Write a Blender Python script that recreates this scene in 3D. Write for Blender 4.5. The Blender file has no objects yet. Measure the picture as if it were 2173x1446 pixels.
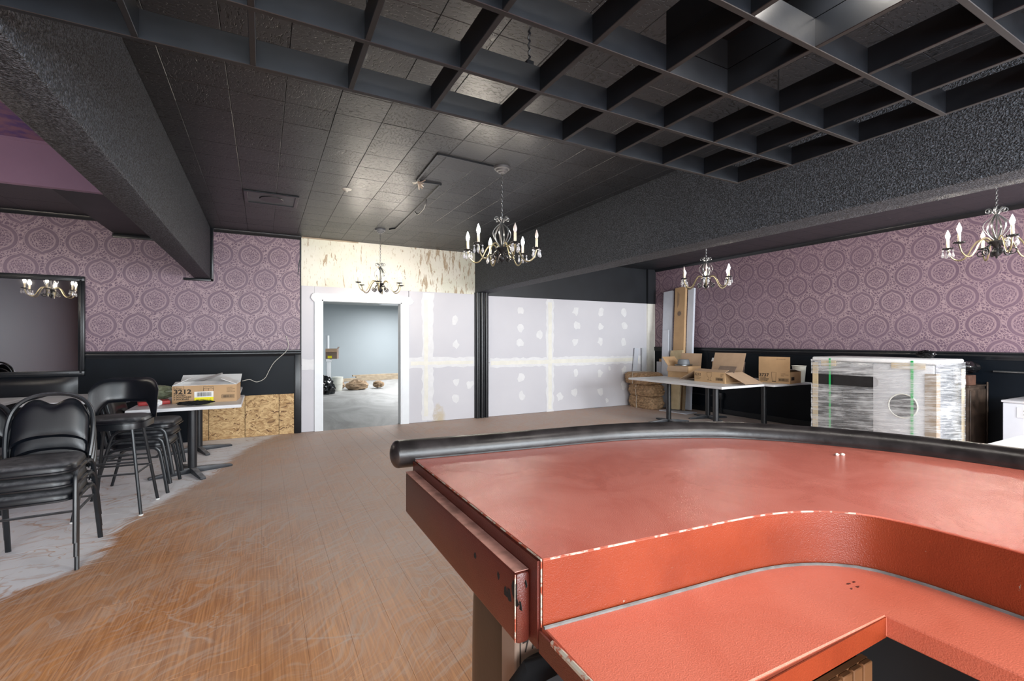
import bpy, bmesh, math, random
from mathutils import Vector, Matrix, noise as mnoise
R = math.radians
random.seed(11)
SC = bpy.context.scene
COL = SC.collection

# ------------------------------------------------------------------ camera
F_PX, YAW, CXP, CYP, EYE = 994.0, R(28.0), 1086.5, 723.0, 1.40
cam = bpy.data.cameras.new('camera')
cam.sensor_fit = 'HORIZONTAL'; cam.sensor_width = 36.0
cam.lens = 36.0 * F_PX / 2173.0
cam.clip_start = 0.02
camo = bpy.data.objects.new('camera', cam); COL.objects.link(camo)
camo.location = (0, 0, EYE); camo.rotation_euler = (R(90), 0, -YAW)
SC.camera = camo

# ------------------------------------------------------------------ world, daylight, exposure
W = bpy.data.worlds.new('world'); SC.world = W; W.use_nodes = True
bg = W.node_tree.nodes['Background']
bg.inputs[0].default_value = (0.75, 0.87, 1.0, 1); bg.inputs[1].default_value = 1.2
SC.view_settings.view_transform = 'Standard'; SC.view_settings.look = 'None'
SC.view_settings.exposure = 0.65; SC.view_settings.gamma = 1.0
SC.view_settings.use_curve_mapping = False
BULB_W = 6.5          # watts of each lit candle bulb
def area(name, loc, rot, sx, sy, w, col):
    l = bpy.data.lights.new(name, 'AREA'); l.shape = 'RECTANGLE'; l.size = sx; l.size_y = sy
    l.energy = w; l.color = col
    o = bpy.data.objects.new(name, l); COL.objects.link(o); o.location = loc; o.rotation_euler = rot
    return o
# daylight through the storefront windows of the wall behind the camera, and added unseen lamps that brighten the next room
for wx in (-0.6, 2.1):
    area('window_daylight', (wx, -3.38, 1.65), (R(90), 0, 0), 2.2, 1.9, 170, (0.88, 0.95, 1.0))
area('window_daylight', (6.0, -3.38, 1.65), (R(90), 0, 0), 2.2, 1.9, 370, (0.92, 0.97, 1.0))
for sx, sy in ((4.4, 11.8), (4.2, 15.4)):
    area('added_room_lamp', (sx, sy, 2.60), (0, 0, 0), 1.2, 2.4, 128, (0.98, 0.99, 1.0))
# added unseen fill lamps behind the camera, brightening bar, floor and right wall
for sx, sy, sw_ in ((-1.2, -1.6, 70), (1.6, -1.6, 70), (5.3, -0.9, 130)):
    area('added_fill_lamp', (sx, sy, 2.90), (0, 0, 0), 1.15, 0.55, sw_, (1.0, 0.96, 0.90))

# ------------------------------------------------------------------ pixel helpers
SA, CA = math.sin(YAW), math.cos(YAW)
def ray(u, v):
    q = (u - CXP) / F_PX
    return Vector((SA + CA*q, CA - SA*q, (CYP - v)/F_PX))
def on_z(u, v, z): r = ray(u, v); return Vector((0, 0, EYE)) + r*((z-EYE)/r.z)
def on_y(u, v, y): r = ray(u, v); return Vector((0, 0, EYE)) + r*(y/r.y)
def on_x(u, v, x): r = ray(u, v); return Vector((0, 0, EYE)) + r*(x/r.x)

# ------------------------------------------------------------------ node helpers
class E:
    def __init__(s, nt, k): s.nt = nt; s.k = k
    def __add__(s, o): return M(s.nt, 'ADD', s, o)
    __radd__ = __add__
    def __mul__(s, o): return M(s.nt, 'MULTIPLY', s, o)
    __rmul__ = __mul__
    def __sub__(s, o): return M(s.nt, 'SUBTRACT', s, o)
    def __rsub__(s, o): return M(s.nt, 'SUBTRACT', o, s)
    def __truediv__(s, o): return M(s.nt, 'DIVIDE', s, o)
def M(nt, op, *a):
    n = nt.nodes.new('ShaderNodeMath'); n.operation = op
    for i, x in enumerate(a):
        if isinstance(x, (int, float)): n.inputs[i].default_value = x
        else: nt.links.new(x.k, n.inputs[i])
    return E(nt, n.outputs[0])
def sstep(nt, a, b, x, lo=0.0, hi=1.0):
    n = nt.nodes.new('ShaderNodeMapRange'); n.interpolation_type = 'SMOOTHSTEP'
    nt.links.new(x.k, n.inputs[0])
    for i, v in ((1, a), (2, b), (3, lo), (4, hi)):
        if isinstance(v, E): nt.links.new(v.k, n.inputs[i])
        else: n.inputs[i].default_value = v
    return E(nt, n.outputs[0])
def band(nt, x, c, w): return sstep(nt, 0.0, w, M(nt, 'ABSOLUTE', x - c), 1.0, 0.0)
def vec(nt, x, y, z):
    n = nt.nodes.new('ShaderNodeCombineXYZ')
    for i, v in enumerate((x, y, z)):
        if isinstance(v, (int, float)): n.inputs[i].default_value = v
        else: nt.links.new(v.k, n.inputs[i])
    return E(nt, n.outputs[0])
def coords(nt, kind='Object'):
    n = nt.nodes.new('ShaderNodeTexCoord'); s = nt.nodes.new('ShaderNodeSeparateXYZ')
    nt.links.new(n.outputs[kind], s.inputs[0])
    return [E(nt, s.outputs[i]) for i in range(3)]
def world_pos(nt):
    n = nt.nodes.new('ShaderNodeNewGeometry'); s = nt.nodes.new('ShaderNodeSeparateXYZ')
    nt.links.new(n.outputs['Position'], s.inputs[0])
    return [E(nt, s.outputs[i]) for i in range(3)]
def normal_z(nt):
    n = nt.nodes.new('ShaderNodeNewGeometry'); s = nt.nodes.new('ShaderNodeSeparateXYZ')
    nt.links.new(n.outputs['Normal'], s.inputs[0]); return E(nt, s.outputs[2])
def rnd(nt):
    n = nt.nodes.new('ShaderNodeObjectInfo'); return E(nt, n.outputs['Random'])
def noise(nt, v, scale, detail=3.0, rough=0.55, dist=0.0):
    n = nt.nodes.new('ShaderNodeTexNoise'); nt.links.new(v.k, n.inputs['Vector'])
    n.inputs['Scale'].default_value = scale; n.inputs['Detail'].default_value = detail
    n.inputs['Roughness'].default_value = rough; n.inputs['Distortion'].default_value = dist
    return E(nt, n.outputs[0])
def voronoi(nt, v, scale, feature='F1', out=0, rand=1.0):
    n = nt.nodes.new('ShaderNodeTexVoronoi'); n.feature = feature
    nt.links.new(v.k, n.inputs['Vector']); n.inputs['Scale'].default_value = scale
    n.inputs['Randomness'].default_value = rand
    return E(nt, n.outputs[out])
def mixc(nt, f, a, b):
    n = nt.nodes.new('ShaderNodeMix'); n.data_type = 'RGBA'
    if isinstance(f, (int, float)): n.inputs[0].default_value = f
    else: nt.links.new(f.k, n.inputs[0])
    for i, c in ((6, a), (7, b)):
        if isinstance(c, E): nt.links.new(c.k, n.inputs[i])
        else: n.inputs[i].default_value = (*c, 1)
    return E(nt, n.outputs[2])
def srgb(r, g, b):
    return tuple(((c/255)/12.92 if c/255 <= 0.04045 else (((c/255)+0.055)/1.055)**2.4) for c in (r, g, b))
MATS = {}
def newmat(name):
    m = bpy.data.materials.new(name); m.use_nodes = True
    nt = m.node_tree; b = nt.nodes['Principled BSDF']; MATS[name] = m
    return m, nt, b
def setin(nt, b, key, v):
    if isinstance(v, E): nt.links.new(v.k, b.inputs[key])
    elif isinstance(v, tuple): b.inputs[key].default_value = (*v, 1)
    else: b.inputs[key].default_value = v
def bump(nt, b, h, strength=0.5, dist=0.01):
    n = nt.nodes.new('ShaderNodeBump'); n.inputs['Strength'].default_value = strength
    n.inputs['Distance'].default_value = dist
    nt.links.new(h.k, n.inputs['Height']); nt.links.new(n.outputs[0], b.inputs['Normal'])
def simple(name, col, rough=0.5, metal=0.0, var=0.0, vscale=8.0, bmp=0.0, bscale=60.0, spec=None, dust=0.0, coat=0.0):
    """plain procedural material: colour with a little noise variation, fine bump, optional settled dust on upward faces"""
    m, nt, b = newmat(name)
    ox, oy, oz = coords(nt); P = vec(nt, ox, oy, oz)
    n = noise(nt, P, vscale, 4)
    f = sstep(nt, 0.3, 0.7, n)
    dark = tuple(c*(1-var) for c in col); light = tuple(min(1, c*(1+var)) for c in col)
    c = mixc(nt, f, dark, light)
    if dust > 0:
        nz = sstep(nt, 0.35, 0.95, normal_z(nt))
        n2 = sstep(nt, 0.25, 0.75, noise(nt, P, 14.0, 5, 0.65, 1.5))
        c = mixc(nt, nz*(n2*dust + dust*0.35), c, srgb(176, 176, 180))
        setin(nt, b, 'Roughness', M(nt, 'MINIMUM', nz*(n2*dust*0.8)+rough, 0.9))
    else:
        setin(nt, b, 'Roughness', M(nt, 'MAXIMUM', n*0.12 + (rough-0.06), 0.02))
    setin(nt, b, 'Base Color', c)
    b.inputs['Metallic'].default_value = metal
    if spec is not None: b.inputs['Specular IOR Level'].default_value = spec
    if coat: b.inputs['Coat Weight'].default_value = coat
    if bmp > 0: bump(nt, b, noise(nt, P, bscale, 3), bmp, 0.004)
    return m

# ------------------------------------------------------------------ materials
def wallpaper(name, axis, phase):
    m, nt, b = newmat(name)
    x, y, z = world_pos(nt)
    h = x if axis == 'x' else y
    SX, SZ = 0.373, 0.345
    pz = (z - 2.287 + SZ/2)/SZ
    row = M(nt, 'FLOOR', pz)
    odd = M(nt, 'ABSOLUTE', M(nt, 'MODULO', row, 2.0))
    px = (h - phase)/SX + odd*0.5 + 0.5
    U = (M(nt, 'FRACT', M(nt, 'ADD', px, 200.0)) - 0.5)*SX
    V = (M(nt, 'FRACT', M(nt, 'ADD', pz, 200.0)) - 0.5)*SZ
    aU = M(nt, 'ABSOLUTE', U)
    r0 = M(nt, 'SQRT', U*U + V*V)/0.157
    tip = M(nt, 'MAXIMUM', 1.0 - aU/0.045, 0.0)
    P3 = vec(nt, h, z, 0.0)
    wob = noise(nt, P3, 30.0, 2)
    r = r0 - tip*tip*0.13 + (wob-0.5)*0.05
    th = M(nt, 'ARCTAN2', V, U)
    pet = M(nt, 'COSINE', th*9.0)
    # outside the medallions: fine leafy scroll lines
    vo = voronoi(nt, vec(nt, h + (wob-0.5)*0.05, z + (wob-0.5)*0.05, 0.0), 34.0, 'DISTANCE_TO_EDGE')
    v2 = voronoi(nt, P3, 62.0, 'F1')
    leaf = sstep(nt, 0.05, 0.17, vo, 1.0, 0.02) + band(nt, v2, 0.35, 0.1)*0.45
    leaf = leaf + (noise(nt, P3, 90.0, 2) - 0.5)*0.7
    # inside: flower bouquet
    lobe = r - pet*0.055
    inn = band(nt, lobe, 0.60, 0.05)*0.75 + band(nt, lobe, 0.36, 0.05)*0.6
    vi = voronoi(nt, vec(nt, U, V, 0.0), 52.0, 'DISTANCE_TO_EDGE')
    inn = inn + sstep(nt, 0.04, 0.14, vi, 0.8, 0.0)*sstep(nt, 0.50, 0.62, r, 1.0, 0.25)
    inn = M(nt, 'MINIMUM', inn + sstep(nt, 0.64, 0.72, r)*0.7, 1.0)
    inside = sstep(nt, 0.76, 0.79, r, 1.0, 0.0)
    outside = sstep(nt, 1.06, 1.09, r)
    ring = 0.16 + band(nt, r, 1.035, 0.035)*0.95 + band(nt, r, 0.785, 0.03)*0.5 + (noise(nt, P3, 60, 3)-0.5)*0.35
    t = inn*inside + leaf*outside + ring*M(nt, 'MAXIMUM', 1.0-inside-outside, 0.0)
    t = M(nt, 'MINIMUM', M(nt, 'MAXIMUM', t, 0.0), 1.0)
    c = mixc(nt, t, srgb(98, 76, 95), srgb(164, 141, 147))
    wear = sstep(nt, 0.35, 0.7, noise(nt, P3, 1.6, 4))
    c = mixc(nt, wear*0.25, c, srgb(140, 116, 132))
    setin(nt, b, 'Base Color', c)
    setin(nt, b, 'Roughness', 0.50 - t*0.12)
    b.inputs['Specular IOR Level'].default_value = 0.5
    bump(nt, b, t, 0.25, 0.003)
    return m
wallpaper('wallpaper_back', 'x', -1.836)
wallpaper('wallpaper_right', 'y', 3.10)

simple('black_paint', srgb(12, 18, 25), 0.42, spec=0.15, var=0.18, vscale=2.5, bmp=0.08, bscale=30)
simple('black_trim', srgb(20, 23, 28), 0.30, var=0.12, bmp=0.05)
simple('black_wall', srgb(28, 31, 36), 0.5, var=0.15, vscale=3, bmp=0.1)
simple('lattice_black', srgb(21, 24, 29), 0.34, var=0.25, vscale=5, bmp=0.1, bscale=25)
simple('mauve_paint', srgb(128, 100, 122), 0.5, var=0.05, vscale=2)
simple('mauve_wall', srgb(70, 65, 72), 0.6, var=0.06, vscale=1.2)
simple('white_casing', srgb(232, 236, 240), 0.4, var=0.02)
simple('next_wall', srgb(168, 177, 182), 0.6, var=0.03, vscale=0.5)
simple('next_ceiling', srgb(168, 172, 172), 0.8, var=0.05)
simple('rear_wall', srgb(150, 140, 148), 0.7, var=0.05)
simple('mud', srgb(226, 226, 228), 0.8, var=0.03, vscale=12, bmp=0.1)
simple('mud_cream', srgb(231, 229, 220), 0.8, var=0.04, vscale=8)
simple('white_laminate', srgb(226, 227, 230), 0.35, var=0.03, vscale=5, dust=0.0)
simple('table_edge', srgb(212, 213, 216), 0.4, var=0.05)
simple('dark_metal', srgb(30, 32, 36), 0.38, var=0.2, metal=0.0)
simple('foot_metal', srgb(52, 55, 60), 0.45, var=0.25, vscale=12, dust=0.45)
simple('chair_metal', srgb(30, 33, 37), 0.30, var=0.2, dust=0.25)
simple('vinyl', srgb(9, 13, 20), 0.32, var=0.15, vscale=3, bmp=0.05, bscale=120, dust=0.04)
simple('vinyl_dusty', srgb(12, 15, 21), 0.34, var=0.15, vscale=3, bmp=0.05, bscale=120, dust=0.30)
simple('vinyl_bar', srgb(52, 44, 38), 0.28, var=0.3, vscale=4, bmp=0.05, bscale=60)
simple('armrest_vinyl', srgb(38, 34, 34), 0.32, var=0.45, vscale=16, bmp=0.12, bscale=90)
simple('iron', srgb(42, 42, 44), 0.4, metal=0.6, var=0.2)
simple('steel_grey', srgb(120, 122, 124), 0.32, metal=0.85, var=0.1)
simple('brass', srgb(150, 140, 112), 0.34, metal=0.8, var=0.12)
simple('candle', srgb(226, 214, 188), 0.5, var=0.05)
simple('canopy_grey', srgb(92, 94, 98), 0.45, var=0.08)
simple('bulb_off', srgb(216, 205, 200), 0.2, var=0.02)
simple('cardboard', srgb(186, 152, 114), 0.8, var=0.07, vscale=4, bmp=0.06, bscale=40)
simple('cardboard_inner', srgb(180, 152, 126), 0.85, var=0.08, vscale=4, bmp=0.06, bscale=40)
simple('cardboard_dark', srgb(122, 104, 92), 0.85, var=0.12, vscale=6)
simple('print_black', srgb(40, 30, 24), 0.7)
simple('paper_white', srgb(232, 232, 232), 0.7, var=0.03)
simple('label_yellow', srgb(238, 226, 30), 0.6)
simple('kraft', srgb(168, 138, 106), 0.85, var=0.35, vscale=26, bmp=0.8, bscale=40)
simple('lumber', srgb(172, 156, 134), 0.75, var=0.15, vscale=6)
simple('pail', srgb(226, 226, 216), 0.45, var=0.04)
simple('black_plastic', srgb(14, 14, 16), 0.16, var=0.3, vscale=6)
simple('black_cloth', srgb(12, 13, 16), 0.85, var=0.2)
simple('green_strap', srgb(28, 168, 86), 0.4)
simple('stainless', srgb(186, 190, 196), 0.28, metal=0.9, var=0.06, vscale=3)
simple('panel_grey', srgb(196, 198, 204), 0.45, var=0.05)
simple('dark_recess', srgb(44, 44, 46), 0.4, metal=0.4, var=0.2)
simple('foam_white', srgb(228, 230, 232), 0.6, var=0.05, vscale=10, bmp=0.2, bscale=25)
simple('corner_card', srgb(188, 170, 136), 0.8, var=0.1)
simple('corner_card_dark', srgb(132, 112, 86), 0.8, var=0.1)
simple('dark_wood', srgb(52, 40, 32), 0.5, var=0.5, vscale=9, bmp=0.15)
simple('rust_wood', srgb(74, 46, 33), 0.7, var=0.3, vscale=9)
simple('enamel_white', srgb(206, 210, 220), 0.35, var=0.03)
simple('grey_plastic', srgb(112, 116, 122), 0.5, var=0.1)
simple('red_vinyl', srgb(176, 52, 52), 0.5, var=0.1)
simple('green_bag', srgb(150, 160, 132), 0.35, var=0.3, vscale=20)
simple('copper_wire', srgb(176, 160, 148), 0.4, metal=0.3, var=0.2)
simple('wire_white', srgb(214, 210, 200), 0.5)
m, nt, b = newmat('worn_edge')
x, y, z = world_pos(nt); k_ = sstep(nt, 0.46, 0.54, noise(nt, vec(nt, x, y, z), 38.0, 4, 0.6))
setin(nt, b, 'Base Color', mixc(nt, k_, srgb(150, 70, 48), srgb(176, 168, 154))); b.inputs['Roughness'].default_value = 0.6
simple('caulk_grey', srgb(112, 112, 110), 0.5, var=0.25, vscale=30)
simple('brown_dark', srgb(40, 34, 30), 0.7, var=0.3)
simple('crate_wood', srgb(140, 96, 60), 0.7, var=0.2)
simple('concrete_white', srgb(190, 192, 192), 0.8, var=0.1)
simple('rubber_white', srgb(225, 225, 222), 0.5)

# mottled purple paint of the raised ceiling in the left bay
m, nt, b = newmat('mottled_purple')
x, y, z = world_pos(nt); P = vec(nt, x, y, z)
n1 = sstep(nt, 0.42, 0.62, noise(nt, P, 6.0, 6, 0.7))
setin(nt, b, 'Base Color', mixc(nt, n1, srgb(112, 80, 100), srgb(70, 52, 104))); b.inputs['Roughness'].default_value = 0.5

# sprayed popcorn texture on the beams
m, nt, b = newmat('popcorn')
x, y, z = world_pos(nt); P = vec(nt, x, y, z)
na = noise(nt, P, 115.0, 2, 0.6); vb = voronoi(nt, P, 140.0, 'SMOOTH_F1')
hgt = sstep(nt, 0.35, 0.68, na)*0.8 - vb*0.7
setin(nt, b, 'Base Color', mixc(nt, sstep(nt, 0.35, 0.7, na), srgb(28, 31, 36), srgb(96, 102, 112)))  # peaks paler, hollows darker: light caught by the grains is put into the colour
setin(nt, b, 'Roughness', 0.55); b.inputs['Specular IOR Level'].default_value = 0.35; bump(nt, b, hgt, 1.0, 0.011)

# black-painted fissured ceiling tile
def tile_mat(name, deep):
    m, nt, b = newmat(name)
    x, y, z = world_pos(nt); rr = rnd(nt)
    ang = M(nt, 'FLOOR', rr*3.99)*1.5708
    ca = M(nt, 'COSINE', ang); sa = M(nt, 'SINE', ang)
    xx = x*ca - y*sa; yy = x*sa + y*ca
    Pn = vec(nt, xx*28.0 + rr*37.0, yy*66.0 + rr*91.0, 0.0)
    n = noise(nt, Pn, 1.0, 1.5, 0.5, 0.5)
    pit = sstep(nt, 0.548, 0.585, n)
    dens = sstep(nt, 0.42, 0.58, noise(nt, vec(nt, x, y, rr*5.0), 2.2, 2), 0.3, 1.0)
    pit = pit*dens
    fine = noise(nt, vec(nt, x, y, z), 140.0, 2)
    setin(nt, b, 'Base Color', mixc(nt, pit*deep, srgb(40, 43, 48), srgb(10, 10, 11)))
    setin(nt, b, 'Roughness', 0.36 + rr*0.05 + fine*0.06)
    bump(nt, b, fine*0.04 - pit*deep, 0.9, 0.009)
    return m
tile_mat('ceiling_tile', 1.0); tile_mat('ceiling_tile_smooth', 0.15)
simple('ceiling_backing', srgb(16, 16, 17), 0.8)

# drywall sheet
m, nt, b = newmat('drywall')
x, y, z = world_pos(nt); P = vec(nt, x, y, z)
n = noise(nt, P, 1.4, 3)
dc = mixc(nt, n, srgb(200, 199, 206), srgb(214, 213, 218))
sn = noise(nt, P, 7.0, 6, 0.7)
sx_ = band(nt, x, 2.70, 0.26); sz_ = sstep(nt, 0.0, 0.62, z, 1.0, 0.0)
stain = sstep(nt, 0.62, 0.86, sn*0.75 + sx_*sz_*0.55)
dc = mixc(nt, stain*0.6, dc, srgb(190, 168, 112))
setin(nt, b, 'Base Color', dc); b.inputs['Roughness'].default_value = 0.75

# flaking cream plaster band
m, nt, b = newmat('flaky_plaster')
x, y, z = world_pos(nt)
st = noise(nt, vec(nt, x*9.0, y, z*1.8), 2.2, 5, 0.65, 0.6)
right = sstep(nt, 2.0, 2.6, x)
f1 = sstep(nt, 0.60, 0.64, st + right*0.06)
st2 = noise(nt, vec(nt, x*10.0, y, z*2.5), 6.0, 4, 0.6)
f2 = sstep(nt, 0.61, 0.66, st2)
blot = sstep(nt, 0.4, 0.6, noise(nt, vec(nt, x, y, z), 2.0, 4))
c = mixc(nt, blot, srgb(234, 231, 219), srgb(225, 224, 208))
c = mixc(nt, f2*0.6, c, srgb(190, 178, 150)); c = mixc(nt, f1, c, srgb(182, 164, 140))
setin(nt, b, 'Base Color', c); b.inputs['Roughness'].default_value = 0.85; bump(nt, b, 1.0 - f1 - f2*0.5, 0.3, 0.004)

# oriented strand board
m, nt, b = newmat('strand_board')
ox, oy, oz = coords(nt); rr = rnd(nt)
def strand(ang, k):
    ca_, sa_ = math.cos(R(ang)), math.sin(R(ang))
    wv = noise(nt, vec(nt, ox, oz, k*1.0), 9.0, 2)
    v_ = voronoi(nt, vec(nt, (ox*ca_ + oz*sa_)*13.0 + rr*9.0, k*3.0, (oz*ca_ - ox*sa_)*62.0 + wv*5.0), 1.0, 'F1', 1)
    n_ = nt.nodes.new('ShaderNodeSeparateColor'); nt.links.new(v_.k, n_.inputs[0]); return E(nt, n_.outputs[0])
a1 = strand(12, 1); a2 = strand(-28, 2); a3 = strand(50, 3)
pk = noise(nt, vec(nt, ox, oz, rr*7.0), 11.0, 3)
a1 = a1 + (a2-a1)*sstep(nt, 0.47, 0.5, pk); a1 = a1 + (a3-a1)*sstep(nt, 0.58, 0.6, pk)
c = mixc(nt, a1, srgb(160, 122, 78), srgb(220, 188, 138))
c = mixc(nt, sstep(nt, 0.10, 0.04, a1), c, srgb(116, 84, 56))
setin(nt, b, 'Base Color', c); b.inputs['Roughness'].default_value = 0.7; bump(nt, b, a1, 0.2, 0.002)

# wood plank floor under construction dust
m, nt, b = newmat('floor_plank')
x, y, z = world_pos(nt); rr = rnd(nt)
g1 = noise(nt, vec(nt, x*95.0 + rr*50.0, y*2.6 + rr*31.0, 0.0), 1.0, 4, 0.6)
g2 = noise(nt, vec(nt, x*22.0 + rr*20.0, y*0.8 + rr*9.0, 0.0), 1.0, 3, 0.6)
wood = mixc(nt, sstep(nt, 0.3, 0.7, g1), srgb(168, 108, 62), srgb(226, 160, 102))
wood = mixc(nt, sstep(nt, 0.35, 0.7, g2)*0.5, wood, srgb(192, 132, 84))
wood = mixc(nt, rr*0.12, wood, srgb(150, 104, 70))
big = noise(nt, vec(nt, x, y, 0.0), 0.85, 4, 0.6, 0.8)
far = sstep(nt, 2.3, 4.9, y + x*1.5)
sw = noise(nt, vec(nt, x*1.0 + (big-0.5)*1.6, y*1.0 - (big-0.5)*1.2, 0.0), 1.3, 2)
ang = sw*5.0 + 0.6
sc_ = M(nt, 'COSINE', ang); ss_ = M(nt, 'SINE', ang)
strokes = noise(nt, vec(nt, (x*0.80 + y*0.60 + (sw-0.5)*1.2)*2.0, (y*0.80 - x*0.60 + (sw-0.5)*0.7)*34.0, 0.0), 1.0, 4, 0.65)
blob = sstep(nt, 0.45, 0.70, noise(nt, vec(nt, x, y, 3.0), 3.2, 5, 0.65))
dust = far*0.56 + 0.10 + sstep(nt, 0.46, 0.66, strokes)*(0.34 + far*0.16) + blob*0.22 + sstep(nt, 0.4, 0.65, big)*0.16 - 0.08
cl = voronoi(nt, vec(nt, x + (sw-0.5)*0.9, y + (big-0.5)*0.9, 0.0), 1.6, 'DISTANCE_TO_EDGE')
scuff = sstep(nt, 0.0, 0.012, cl, 1.0, 0.0)*sstep(nt, 0.5, 0.6, noise(nt, vec(nt, x, y, 9.0), 1.8, 2))
prints = sstep(nt, 0.60, 0.66, noise(nt, vec(nt, x*2.2, y*1.3, 4.0), 2.4, 2))*sstep(nt, 0.02, 0.12, M(nt, 'ABSOLUTE', M(nt, 'SINE', (x*0.6+y*0.9)*150.0 + sw*3.0)), 1.0, 0.2)
dust = dust + scuff*0.38 + prints*0.22
dust = M(nt, 'MINIMUM', M(nt, 'MAXIMUM', dust, 0.0), 0.90)
c = mixc(nt, dust, wood, mixc(nt, far, srgb(208, 190, 176), srgb(196, 180, 171)))
# swept heap of white dust left under the furniture: its edge as x(y)
cu = nt.nodes.new('ShaderNodeFloatCurve')
edge = [(3.0, -1.60), (3.55, -1.22), (3.85, -0.95), (4.45, -0.93), (4.9, -0.80), (5.3, -0.62), (5.9, -0.42), (6.5, -0.30), (7.1, -0.10), (7.8, 0.25)]
cm = cu.mapping; cv = cm.curves[0]
pts = [((yy-3.0)/5.0, (xx+2.0)/3.0) for yy, xx in edge]
cv.points[0].location = pts[0]; cv.points[1].location = pts[-1]
for p in pts[1:-1]: cv.points.new(*p)
cm.update()
nt.links.new(((y-3.0)/5.0).k, cu.inputs['Value'])
xe = E(nt, cu.outputs[0])*3.0 - 2.0
heap = sstep(nt, -0.05, 0.10, xe - x + (strokes-0.5)*0.35 + (noise(nt, vec(nt, x, y, 0.0), 7.0, 3)-0.5)*0.16)
heap = heap*sstep(nt, 2.9, 3.3, y)
scr = noise(nt, vec(nt, x*3.0 + (big-0.5)*6.0, y*13.0 + (sw-0.5)*9.0, 7.0), 1.0, 3, 0.6)
scratch = sstep(nt, 0.55, 0.63, scr)
cl2 = voronoi(nt, vec(nt, x*1.0 + (big-0.5)*1.4, y*1.9 + (sw-0.5)*1.8, 5.0), 2.6, 'DISTANCE_TO_EDGE')
lines = sstep(nt, 0.0, 0.03, cl2, 1.0, 0.0)*sstep(nt, 0.42, 0.58, noise(nt, vec(nt, x, y, 2.0), 2.5, 2))
# pale dust also under the tables on the right
rt = sstep(nt, 5.4, 6.1, x)*sstep(nt, 6.7, 6.2, y)*sstep(nt, 3.6, 4.3, y)
c = mixc(nt, rt*0.55, c, srgb(176, 172, 170))
c = mixc(nt, heap*(0.97 - scratch*0.30 - lines*0.55), c, srgb(238, 238, 243))
setin(nt, b, 'Base Color', c)
setin(nt, b, 'Roughness', M(nt, 'MINIMUM', dust*0.38 + heap*0.4 + g1*0.10 + 0.26, 0.9))
bump(nt, b, g1*0.5 + heap*scr + strokes*0.4, 0.15, 0.004)

# dusty concrete of the next room
m, nt, b = newmat('concrete')
x, y, z = world_pos(nt)
n = noise(nt, vec(nt, x*1.0, y*0.5, 0.0), 1.1, 6, 0.65, 1.5)
setin(nt, b, 'Base Color', mixc(nt, sstep(nt, 0.3, 0.7, n), srgb(138, 137, 135), srgb(174, 174, 173))); b.inputs['Roughness'].default_value = 0.6

# red lacquer of the bar: worn, specular, with chips of older paint
def red_mat(name, c1, c2, rough, chips):
    m, nt, b = newmat(name)
    x, y, z = world_pos(nt); P = vec(nt, x, y, z)
    n = noise(nt, P, 5.0, 5, 0.6, 0.8)
    c = mixc(nt, sstep(nt, 0.3, 0.7, n), c1, c2)
    if chips:
        k = sstep(nt, 0.735, 0.75, noise(nt, P, 26.0, 4, 0.65))
        c = mixc(nt, k*0.8, c, srgb(150, 140, 128))
    fine = noise(nt, P, 420.0, 2)
    setin(nt, b, 'Base Color', c); setin(nt, b, 'Roughness', n*0.08 + rough)
    bump(nt, b, fine, 0.5, 0.0014)
    return m
red_mat('bar_red_top', srgb(192, 102, 86), srgb(204, 118, 102), 0.10, False)  # paler red: surface haze plus reflected light put into the colour
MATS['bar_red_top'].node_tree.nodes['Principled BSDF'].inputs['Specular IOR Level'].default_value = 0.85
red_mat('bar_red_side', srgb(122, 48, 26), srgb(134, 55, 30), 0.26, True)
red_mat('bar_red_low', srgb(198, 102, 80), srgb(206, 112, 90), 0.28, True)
red_mat('bar_maroon', srgb(78, 32, 25), srgb(90, 38, 29), 0.28, True)

# lit candle bulb, mirror, crystal, stretch film
m, nt, b = newmat('bulb_lit')
b.inputs['Base Color'].default_value = (1, .9, .75, 1); b.inputs['Emission Color'].default_value = (1.0, 0.90, 0.77, 1); b.inputs['Emission Strength'].default_value = 215.0
m, nt, b = newmat('mirror_glass')
ox, oy, oz = coords(nt); n = noise(nt, vec(nt, ox, oy, oz), 2.5, 3)
b.inputs['Base Color'].default_value = (0.70, 0.70, 0.72, 1); b.inputs['Metallic'].default_value = 1.0; setin(nt, b, 'Roughness', sstep(nt, 0.4, 0.9, n, 0.01, 0.04))
m, nt, b = newmat('crystal')
b.inputs['Base Color'].default_value = (0.96, 0.97, 1, 1); b.inputs['Transmission Weight'].default_value = 0.75; b.inputs['Roughness'].default_value = 0.04; b.inputs['IOR'].default_value = 1.55
m, nt, b = newmat('window_glass')
b.inputs['Base Color'].default_value = (0.95, 0.98, 1, 1); b.inputs['Transmission Weight'].default_value = 1.0; b.inputs['Roughness'].default_value = 0.02; b.inputs['Alpha'].default_value = 0.25
m, nt, b = newmat('stretch_film')
ox, oy, oz = coords(nt)
s = noise(nt, vec(nt, ox*2.0, oy*2.0, oz*42.0 + ox*3.0 + oy*3.0), 1.0, 4, 0.7, 1.2)
s2 = noise(nt, vec(nt, ox*3.0, oy*3.0, oz*5.0), 1.3, 3)
al = sstep(nt, 0.38, 0.78, s)*0.62 + sstep(nt, 0.45, 0.7, s2)*0.20 + 0.10
# torn opening in front of the dark shelf
hole = band(nt, oz, 0.895, 0.10)*sstep(nt, -0.16, -0.02, oy)*sstep(nt, -0.3, -0.25, ox, 1.0, 0.0)
al = al*(1.0 - sstep(nt, 0.15, 0.35, hole + (s2-0.5)*0.3))
setin(nt, b, 'Alpha', al); b.inputs['Base Color'].default_value = (0.80, 0.82, 0.85, 1); b.inputs['Roughness'].default_value = 0.22
bump(nt, b, s, 0.6, 0.006)

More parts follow.
